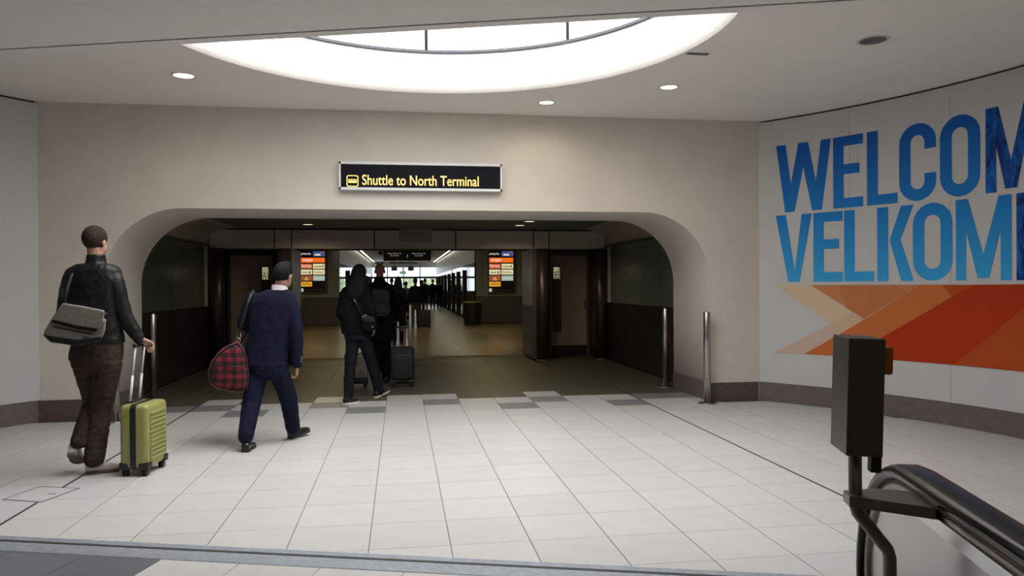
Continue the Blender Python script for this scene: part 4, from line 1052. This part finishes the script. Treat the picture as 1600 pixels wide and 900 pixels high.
# --- green suitcase
LIME = mat('lime_shell', (.30, .295, .095), .38, noise_amt=.04, noise_scale=6)
def suitcase(label, center, n, wax, w, t, h, shell, group=None, ribs=True, bars=True, bar_top=1.0, lean=(0, 0, 0), zip_=True, bar_sep=.15, wheels=4, corner=True, soft=False):
    """hard-shell case: n = normal of the broad ribbed face, wax = along its width"""
    c = Vector((center.x, center.y, 0)); T_ = thing('suitcase', c, label, 'suitcase', group); z0 = .055
    mtx = Matrix((wax.to_4d(), n.to_4d(), EZ.to_4d(), (0, 0, 0, 1))).transposed()
    for i in range(3): mtx[3][i] = 0
    mtx = Matrix.Translation(c) @ mtx
    b = bmesh.new(); bxb(b, -w / 2, w / 2, -t / 2, t / 2, z0, z0 + h)
    bmesh.ops.bevel(b, geom=list(b.edges), offset=.038, segments=4, affect='EDGES', profile=.5); bmesh.ops.transform(b, matrix=mtx, verts=b.verts)
    sh = obj('shell', b, shell, T_, smooth=True)
    if ribs:
        nr = 11
        for s in (1, -1):
            for i in range(nr):
                z = z0 + .075 + (h - .15) * i / (nr - 1)
                bb = bmesh.new(); bxb(bb, -w / 2 + .045, w / 2 - .045, s * t / 2 - .008, s * t / 2 + .009, z - .013, z + .013, None, .006); bmesh.ops.transform(bb, matrix=mtx, verts=bb.verts)
                obj('rib', bb, shell, T_)
    if zip_:
        b = bmesh.new(); outl = []
        for sx, sz, a0 in ((1, 1, 0), (-1, 1, 90), (-1, -1, 180), (1, -1, 270)):
            for i in range(5):
                a = R_(a0 + 22.5 * i); outl.append(((w / 2 - .036) * sx + .0405 * math.cos(a), z0 + h / 2 + sz * (h / 2 - .036) + .0405 * math.sin(a)))
        prism('z', [mtx @ Vector((x, -.022, z)) for x, z in outl], n * .044, None, bm=b); obj('zip_band', b, M['black'], T_)
    else:
        b = bmesh.new(); bxb(b, -w / 2 + .03, w / 2 - .03, -t / 2 - .025, -t / 2 + .01, z0 + .08, z0 + h * .62, None, .012); bmesh.ops.transform(b, matrix=mtx, verts=b.verts); obj('front_pocket', b, shell, T_)
        b = bmesh.new(); bxb(b, -w / 2 + .05, w / 2 - .05, -t / 2 - .005, -t / 2 + .003, z0 + h * .78, z0 + h * .785, None); bmesh.ops.transform(b, matrix=mtx, verts=b.verts); obj('zip_line', b, M['steel'], T_)
    for sx in (-1, 1):
        for sy in (-1, 1):
            x, y = sx * (w / 2 - .04), sy * (t / 2 - .035)
            if corner:
                b = bmesh.new(); bxb(b, x - .042, x + .042, y - .038, y + .038, z0 - .004, z0 + .055, None, .012); bmesh.ops.transform(b, matrix=mtx, verts=b.verts); obj('corner_guard', b, M['black'], T_)
            b = bmesh.new()
            for o_ in (-.011, .011):
                a_, c_ = mtx @ Vector((x, y + o_ - .007, .027)), mtx @ Vector((x, y + o_ + .007, .027)); tube(b, [a_, c_], .027, 18)
            bxb(b, x - .018, x + .018, y - .022, y + .022, .035, z0 + .01, mtx); obj('wheel', b, M['black'], T_)
    if bars:
        tops = []
        for sx in (-1, 1):
            p = mtx @ Vector((sx * bar_sep / 2, -t / 2 + .035, z0 + h - .02)); q = mtx @ Vector((sx * bar_sep / 2, -t / 2 + .035, bar_top)) + Vector(lean)
            m_ = p.lerp(q, .5); tubeobj('handle_bar', [p, m_], .0105, M['whiteframe'], T_, 10); tubeobj('handle_bar', [m_, q], .008, M['whiteframe'], T_, 10); tops.append(q)
        e = (tops[1] - tops[0]).normalized() * .025
        tubeobj('grip', [tops[0] - e, tops[0], tops[1], tops[1] + e], [.013, .016, .016, .013], M['black'], T_, 12)
        b = bmesh.new(); bxb(b, -.09, .09, -t / 2 + .012, -t / 2 + .06, z0 + h - .004, z0 + h + .014, None, .005); bmesh.ops.transform(b, matrix=mtx, verts=b.verts); obj('handle_housing', b, M['black'], T_)
    return T_
sc = atz(225.5, 736.5, 0); V0 = g1_['V0']; RT = g1_['RT']; a = R_(28)
nn = RT * math.cos(a) - V0 * math.sin(a); ww = V0 * math.cos(a) + RT * math.sin(a)
suitcase('lime green ribbed hard-shell suitcase with raised handle and black zip band', sc, nn, ww, .36, .22, .50, LIME, bar_top=1.005, lean=RT * .045)

# --- man in the navy suit
S2 = dict(yaw=12, hyaw=32, head=(443, 431), skin=SKIND, top=NAVY, bottom=NAVY, shoe=BLKSHOE, sole=M['black'], bvox=.0055, vox=.009, svox=.006, wr=.004, hk=.97,
    torso=[((437, 449), .055, .055), ((434, 453), .10, .075), ((430, 460), .175, .10), ((427, 472), .215, .115), ((425, 495), .205, .12), ((421, 525), .185, .115), ((416, 550), .195, .12), ((413, 571), .205, .125)],
    pelvis=[(418, 572)], sleeve=[.072, .062, .05],
    armR=[(458, 473, 0), (463.5, 522, .0), (464, 568, .05)], armL=[(391, 465, 0), (381, 506, .06), (400, 518, .28)],
    handR=dict(fw=(464, 590, .07), nrm=(-.6, .6, 0), th=(.1, 1, 0), curl=.9), handL=dict(curl=.9),
    hips=[((417, 555), .165, .115), ((418, 570), .185, .125), ((420, 584), .165, .115), ((420, 593), .09, .08)],
    legR=[(438, 585, .02), (451.5, 626, .12), (457.5, 668, .22)], legrR=[.092, .078, .066],
    legL=[(402, 585, 0), (392.5, 632, -.08), (384, 682, -.26)], legrL=[.098, .082, .066],
    footR=((452, 685.5), (476, 676, .42)), footL=((382.5, 707.5), (395, 697.5)))
p2_, g2 = make_person('man in navy suit carrying a red checked holdall', None, 6.95, 425, S2)
C, f_, r_, u_ = g2['C'], g2['f'], g2['r'], g2['u']
hair_cap(C, f_, r_, u_, HBLACK, p2_, 1.012, -.005, .03, .0045, .0025, extra=lambda b: (ell(b, C + u_ * .078 + f_ * .002, r_, f_, u_, .064, .088, .054), ell(b, C + u_ * .112 + f_ * .058, r_, f_, u_, .045, .03, .022)))
J2 = g2['J']
b = bmesh.new(); c0 = J2((437, 450)); loft(b, [(c0 - EZ * .03, g2['br'] * .074, g2['bf'] * .074), (c0 + EZ * .03, g2['br'] * .066, g2['bf'] * .068)]); fused('shirt_collar', b, .005, mat('white_shirt', (.75, .70, .72), .7), p2_, 2)
for i in range(3): b = bmesh.new(); ball(b, J2((467.5, 558 + i * 3.2, .01)) + g2['RT'] * .02 - g2['V0'] * .03, .006); obj('cuff_button', b, M['steel'], p2_)
# holdall
def plaid():
    m = bpy.data.materials.new('red_black_check'); m.use_nodes = True; nt = m.node_tree; N = nt.nodes; L = nt.links; bs = N['Principled BSDF']
    tc = N.new('ShaderNodeTexCoord'); sp = N.new('ShaderNodeSeparateXYZ'); L.new(tc.outputs['Object'], sp.inputs[0]); outs = []
    comb = N.new('ShaderNodeMath'); comb.operation = 'ADD'; L.new(sp.outputs[0], comb.inputs[0]); L.new(sp.outputs[1], comb.inputs[1])
    for src, fr in ((comb.outputs[0], 88), (sp.outputs[2], 82)):
        mu = N.new('ShaderNodeMath'); mu.operation = 'MULTIPLY'; mu.inputs[1].default_value = fr; L.new(src, mu.inputs[0])
        sn = N.new('ShaderNodeMath'); sn.operation = 'SINE'; L.new(mu.outputs[0], sn.inputs[0])
        mr = N.new('ShaderNodeMapRange'); mr.inputs[1].default_value = -.35; mr.inputs[2].default_value = .35; L.new(sn.outputs[0], mr.inputs[0]); outs.append(mr.outputs[0])
    av = N.new('ShaderNodeMath'); av.operation = 'ADD'; L.new(outs[0], av.inputs[0]); L.new(outs[1], av.inputs[1])
    hf_ = N.new('ShaderNodeMath'); hf_.operation = 'MULTIPLY'; hf_.inputs[1].default_value = .5; L.new(av.outputs[0], hf_.inputs[0])
    cr = N.new('ShaderNodeValToRGB'); cr.color_ramp.elements[0].color = (.010, .006, .008, 1); cr.color_ramp.elements[1].color = (.23, .012, .025, 1)
    e = cr.color_ramp.elements.new(.5); e.color = (.075, .007, .012, 1)
    L.new(hf_.outputs[0], cr.inputs[0]); L.new(cr.outputs[0], bs.inputs['Base Color']); bs.inputs['Roughness'].default_value = .85; return m
outl = [(372, 532), (355, 540), (341, 551), (330, 566), (325, 582), (327, 597), (338, 607), (360, 612), (380, 613), (387, 605), (389, 585), (386, 560), (380, 541)]
cx, cy = 360, 578
g = J2((360, 600)); dz_ = thing('holdall', (g.x, g.y, J2((360, 613)).z), 'soft red and black checked holdall hanging from the navy-suit shoulder', 'bag')
b = bmesh.new(); rings_ = []
for d, k in ((-.23, .55), (-.215, .82), (-.17, .97), (-.05, 1.0), (.08, 1.0), (.2, .95), (.25, .78), (.265, .5)):
    rings_.append([b.verts.new(J2((cx + (x - cx) * k, cy + 4 + (y - cy - 4) * k, d))) for x, y in outl])
for A, B in zip(rings_, rings_[1:]):
    for i in range(len(A)): b.faces.new((A[i], A[(i + 1) % len(A)], B[(i + 1) % len(B)], B[i]))
b.faces.new(rings_[0][::-1]); b.faces.new(rings_[-1])
fused('bag_body', b, .008, plaid(), dz_, 6, .006, 7)
tubeobj('piping', [J2((cx + (x - cx) * .93, cy + 4 + (y - cy - 4) * .93, -.20)) for x, y in outl + outl[:1]], .006, M['black'], dz_, 8)
tubeobj('seam', [J2(q) for q in ((330, 569, -.238), (345, 570, -.245), (365, 572, -.245), (384, 574, -.235))], .004, M['black'], dz_, 6)
tubeobj('clip', [J2((373 + 3.2 * math.cos(R_(a)), 524 + 5 * math.sin(R_(a)), -.06)) for a in range(0, 361, 30)], .005, M['steel'], dz_, 8)
tubeobj('clip', [J2((372.5 + 3 * math.cos(R_(a)), 532 + 3.2 * math.sin(R_(a)), -.08)) for a in range(0, 361, 30)], .006, M['steel'], dz_, 8)
tubeobj('strap', [J2(q) for q in ((374, 519, -.06), (381, 495, -.12), (390, 466, -.11), (396, 455, -.02), (396, 462, .1), (385, 520, .2), (372, 545, .2))], .014, M['black'], dz_, 8)

# --- long-haired woman
S3 = dict(yaw=5, hyaw=18, head=(562, 428.5), skin=SKIN, top=DARK, bottom=DJEAN, shoe=M['black'], sole=SOLE, bvox=.008, vox=.011, svox=.007, wr=.004, hk=.97,
    torso=[((561, 440), .055, .055), ((560, 443), .10, .08), ((557, 449), .16, .10), ((555, 458), .195, .12), ((554, 475), .195, .13), ((554, 495), .18, .125), ((556, 510), .19, .13), ((558, 521), .20, .135)],
    pelvis=[(559, 520)], sleeve=[.072, .068, .05],
    armR=[(574, 454, 0), (580, 487, .0), (583, 510, .18)], armL=[(538, 454, 0), (533, 489, -.05), (541, 506, .18)],
    handR=dict(curl=.6), handL=dict(curl=.6),
    hips=[((558, 512), .16, .115), ((559, 522), .175, .12), ((560, 531), .165, .115)],
    legR=[(569.5, 531, .0), (582.5, 573, .08), (592.5, 611, .12)], legrR=[.088, .072, .062],
    legL=[(551, 531, 0), (547.5, 574, -.15), (544, 622, -.38)], legrL=[.088, .068, .054],
    footR=((586, 622), (611, 609, .35)), footL=((537.5, 632.5), (557, 629)))
p3, g3 = make_person('woman with long black hair and dark jeans walking beside the bald man', None, 9.75, 560, S3)
C3, f3, r3, u3 = g3['C'], g3['f'], g3['r'], g3['u']; J3 = g3['J']
def long_hair(b):
    loft(b, [(J3((561, 421, -.02)), r3 * .085, f3 * .10), (J3((560, 430, -.05)), r3 * .095, f3 * .09), (J3((558, 440, -.08)), r3 * .115, f3 * .085), (J3((556, 450, -.11)), r3 * .12, f3 * .075), (J3((555, 461, -.13)), r3 * .10, f3 * .05), (J3((554, 468, -.13)), r3 * .06, f3 * .03)])
hair_cap(C3, f3, r3, u3, HBLACK, p3, 1.10, -.06, .03, .009, .005, extra=long_hair)
g = J3((577, 505, -.1)); sb = thing('shoulder_bag', g, 'small dark shoulder bag with bright buckles on the long-haired woman', 'bag')
slab('bag_body', [(565, 492), (584, 497), (588, 512), (582, 520), (566, 514)], -.22, -.12, J3, g3['V0'], DARK, sb, .015)
slab('flap', [(565, 491), (584.5, 496), (585, 504), (565, 500)], -.228, -.12, J3, g3['V0'], M['black'], sb, .01)
tubeobj('strap', [J3(q) for q in ((566, 493, -.17), (556, 472, -.17), (546, 452, -.12), (545, 447, 0))], .011, M['black'], sb, 8)
for q in ((571.5, 492.5, -.235), (567.5, 495, -.235), (582, 510.5, -.235), (554, 470, -.2)): 
    b = bmesh.new(); ball(b, J3(q), .008); obj('buckle', b, M['whiteframe'], sb)

# --- bald man with sunglasses on his head
S4 = dict(yaw=0, hyaw=0, head=(593.5, 424), skin=SKINR, top=DARK, bottom=DARK, shoe=M['black'], sole=M['black'], bvox=.008, vox=.011, svox=.008, wr=.003,
    torso=[((593, 438), .06, .06), ((593, 441), .11, .08), ((593, 446), .185, .11), ((593, 456), .22, .125), ((593, 474), .21, .13), ((593, 495), .195, .125), ((594, 512), .195, .125), ((594, 522), .195, .125)],
    pelvis=[(595, 520)], collar=((593, 438), .072, .095, .055), sleeve=[.072, .066, .055],
    armR=[(610.5, 452, 0), (621, 483, -.05), (630.5, 506, -.22)], armL=[(575.5, 452, 0), (570, 484, .02), (572, 510, -.05)],
    handR=dict(fw=(634, 517, -.30), nrm=(0, 0, -1), th=(-1, 0, 0), curl=.95), handL=dict(curl=.8),
    hips=[((594, 514), .165, .12), ((595, 523), .18, .125), ((595, 533), .17, .12)],
    legR=[(602, 533, 0), (603, 563, .03), (603, 592, .0)], legrR=[.088, .07, .062],
    legL=[(587, 533, 0), (588, 563, -.03), (589, 594, -.1)], legrL=[.088, .07, .062],
    footR=((601, 599), (606, 594)), footL=((587, 600), (589, 595)))
p4, g4 = make_person('bald man with sunglasses on his head pulling a black suitcase', None, 11.4, 594, S4)
C4, f4, r4, u4 = g4['C'], g4['f'], g4['r'], g4['u']; J4 = g4['J']
sgl = thing('sunglasses', C4 + u4 * .10, 'dark sunglasses pushed up on the bald head', 'sunglasses')
for s in (-1, 1):
    tubeobj('temple', [C4 + r4 * .084 * s - f4 * .05 + u4 * .05, C4 + r4 * .086 * s + u4 * .09, C4 + r4 * .075 * s + f4 * .05 + u4 * .128], .005, M['whiteframe'], sgl, 6)
    b = bmesh.new(); ell(b, C4 + r4 * .036 * s + f4 * .045 + u4 * .128, r4, f4, u4, .03, .012, .012); obj('lens', b, M['black'], sgl, smooth=True)
tubeobj('bridge', [C4 + r4 * .02 * s + f4 * .045 + u4 * .134 for s in (-1, 1)], .004, M['black'], sgl, 6)
g = J4((593, 494, -.2)); bp_ = thing('backpack', g, 'black backpack worn by the bald man', 'backpack')
slab('pack_body', [(580, 456), (586, 451), (602, 451), (608, 456), (610, 488), (605, 495), (583, 495), (578, 488)], -.33, -.13, J4, g4['V0'], mat('black_nylon', (.014, .014, .015), .6), bp_, .035)
slab('front_pocket', [(583, 472), (604, 472), (605, 490), (582, 490)], -.365, -.30, J4, g4['V0'], M['black'], bp_, .018)
slab('logo_patch', [(592, 491), (599, 491), (599, 492.4), (592, 492.4)], -.34, -.325, J4, g4['V0'], M['lampoff'], bp_, .001)
for s in (-1, 1): tubeobj('shoulder_strap', [J4((593 + s * 9, 455, -.16)), J4((593 + s * 12, 446, -.08)), J4((593 + s * 12.5, 446.5, .06)), J4((593 + s * 12, 470, .15))], .016, M['black'], bp_, 8)
for lb, c, w_, h_, sh, kw in (('black cabin suitcase with raised handle pulled by the bald man', atz(629, 604.5, 0), .345, .525, mat('black_fabric', (.010, .010, .011), .7), dict(ribs=False, zip_=False, bar_top=.86, bar_sep=.135, lean=g4['V0'] * .08)),
                          ('grey ribbed suitcase half hidden behind the long-haired woman', atz(556.5, 604, 0), .34, .43, mat('silver_shell', (.20, .19, .17), .35, .5), dict(ribs=False, zip_=False, bars=False))):
    v0 = Vector((c.x, c.y, 0)).normalized(); rt = Vector((v0.y, -v0.x, 0))
    s_ = suitcase(lb, c, v0, rt, w_, .21, h_, sh, 'cabin suitcases by the walking pair', **kw)
    if 'grey' in lb:
        for q in (-.10, -.05, 0, .05, .10):
            tubeobj('rib', [c + rt * q - v0 * .133 + EZ * .14, c + rt * q - v0 * .133 + EZ * .32], .006, M['steel'], s_, 6)
        tubeobj('edge_trim', [c - rt * .172 - v0 * .09 + EZ * .12, c - rt * .172 - v0 * .09 + EZ * .45], .008, M['whiteframe'], s_, 6)
        obj('lower_half', (lambda bb: (bxb(bb, -.175, .175, -.115, .115, .05, .16, Matrix.Translation((c.x, c.y, 0)) @ Matrix((( *rt, 0), (*v0, 0), (0, 0, 1, 0), (0, 0, 0, 1))).transposed(), .02), bb)[1])(bmesh.new()), M['black'], s_)

# --- people further down the passage: joints laid out in metres, then turned into the same spec
def walker(label, group, px, Zc, H, top, bottom, yaw=0, stride=.2, hair='short', hairm=HBLACK, skin=SKIND, armout=0.0, coat=0.0, wide=1.0, sole=None):
    k = H / 1.75; base = atd(px, 450, Zc); yh = None
    s = Zc / F
    hz = 450 - (ROT.transposed() @ (Vector((base.x, base.y, CAM.z)) - CAM)).y / Zc * F
    def q(x, z, d=0): return (px + x * k / s, hz - (z * k - CAM.z) / s, d)
    hem = .86 - coat
    sp = dict(yaw=yaw, hyaw=yaw, head=q(0, 1.63), skin=skin, top=top, bottom=bottom, shoe=M['black'], sole=sole or M['black'], bvox=.015, vox=.018, svox=.014, wr=0, eyes=False, hk=k,
        torso=[(q(0, 1.50), .06, .06), (q(0, 1.47), .11, .08), (q(0, 1.43), .17 * wide, .10), (q(0, 1.35), .20 * wide, .12), (q(0, 1.2), .185 * wide, .12), (q(0, 1.02), .17 * wide, .115), (q(0, hem), .19 * wide, .125)],
        pelvis=[q(0, .93)], sleeve=[.065, .056, .045],
        armR=[q(.175, 1.39), q(.21 + armout * .4, 1.12, -.03), q(.21 + armout, .90, .03)], armL=[q(-.175, 1.39), q(-.215, 1.12, .0), q(-.20, .9, .12)],
        handR=dict(curl=.8), handL=dict(curl=.6),
        hips=[(q(0, 1.0), .155, .11), (q(0, .9), .17, .12), (q(0, .82), .165, .115)],
        legR=[q(.085, .84), q(.09, .47, stride * .5), q(.09, .1, stride * .8)], legrR=[.085, .065, .055],
        legL=[q(-.085, .84), q(-.09, .47, -stride * .2), q(-.09, .1, -stride * .8)], legrL=[.085, .065, .055],
        footR=(q(.09, 0, stride * .8 - .08), q(.10, 0, stride * .8 + .18)), footL=(q(-.09, 0, -stride * .8 - .08), q(-.10, 0, -stride * .8 + .18)))
    t, gg = make_person(label, group, Zc, px, sp)
    C, f, r, u = gg['C'], gg['f'], gg['r'], gg['u']
    ex = None
    if hair == 'long': ex = lambda b: loft(b, [(C + u * .02 - f * .02, r * .09, f * .1), (C - u * .12 - f * .06, r * .11, f * .07), (C - u * .3 - f * .1, r * .10, f * .05)])
    hair_cap(C, f, r, u, hairm, t, 1.06 * k, -.05, .03, .014, .002, extra=ex)
    return t, gg, q
BEIGE = mat('beige_cloth', (.30, .24, .13), .8); NAVY2 = mat('navy_wool', (.008, .010, .024), .9, spec=.1); GREYC = mat('grey_cloth', (.02, .02, .022), .9, spec=.1)
camo = bpy.data.materials.new('mottled_cloth'); camo.use_nodes = True
_n = camo.node_tree; _v = _n.nodes.new('ShaderNodeTexNoise'); _v.inputs['Scale'].default_value = 14; _c = _n.nodes.new('ShaderNodeValToRGB')
_c.color_ramp.interpolation = 'CONSTANT'; _c.color_ramp.elements[0].color = (.03, .026, .018, 1); _c.color_ramp.elements[1].position = .52; _c.color_ramp.elements[1].color = (.12, .10, .07, 1)
_n.links.new(_v.outputs[0], _c.inputs[0]); _n.links.new(_c.outputs[0], _n.nodes['Principled BSDF'].inputs['Base Color'])
QG = 'people queueing in the corridor'
walker('woman in long dark coat with long hair, just ahead of the bald man', QG, 622, 18.5, 1.68, DARK, DARK, 0, .18, 'long', coat=.25, wide=1.1)
t5, g5, q5 = walker('person in navy top and mottled trousers pulling a black suitcase down the passage', QG, 649, 26.4, 1.72, NAVY2, camo, 8, .15, 'short', HBROWN, SKINR, armout=.1, wide=1.1)
c = atz(663, 513.5, 0); v0 = Vector((c.x, c.y, 0)).normalized(); rt = Vector((v0.y, -v0.x, 0))
suitcase('black suitcase with raised handle behind the person in mottled trousers', c, v0, rt, .42, .24, .58, M['black'], None, ribs=False, zip_=False, bar_top=.87, bar_sep=.16, lean=v0 * .05)
walker('person in beige top standing in the queue', QG, 634, 30.5, 1.62, BEIGE, DARK, -5, .05, 'short')
walker('person in grey top beyond the long-coated woman', QG, 612, 34, 1.78, GREYC, DARK, 0, .05, 'short')
walker('person in dark top with reddish face turned sideways', QG, 659, 36, 1.72, DARK, DARK, 70, .05, 'short', HBLACK, SKINR)
walker('person in charcoal jacket beside the sideways-turned one', QG, 664, 40, 1.82, GREYC, DARK, 0, .05, 'short')
walker('tall person in black with white soled shoes by the platform glass', QG, 676, 47, 1.84, DARK, DARK, -10, .2, 'short', sole=SOLE)
walker('person in dark jacket and white soled shoes against the platform glass', QG, 686.5, 47.5, 1.76, DARK, GREYC, -20, .2, 'short', sole=SOLE)

bpy.data.scenes.remove(WORK); bpy.data.scenes.remove(WORK0)
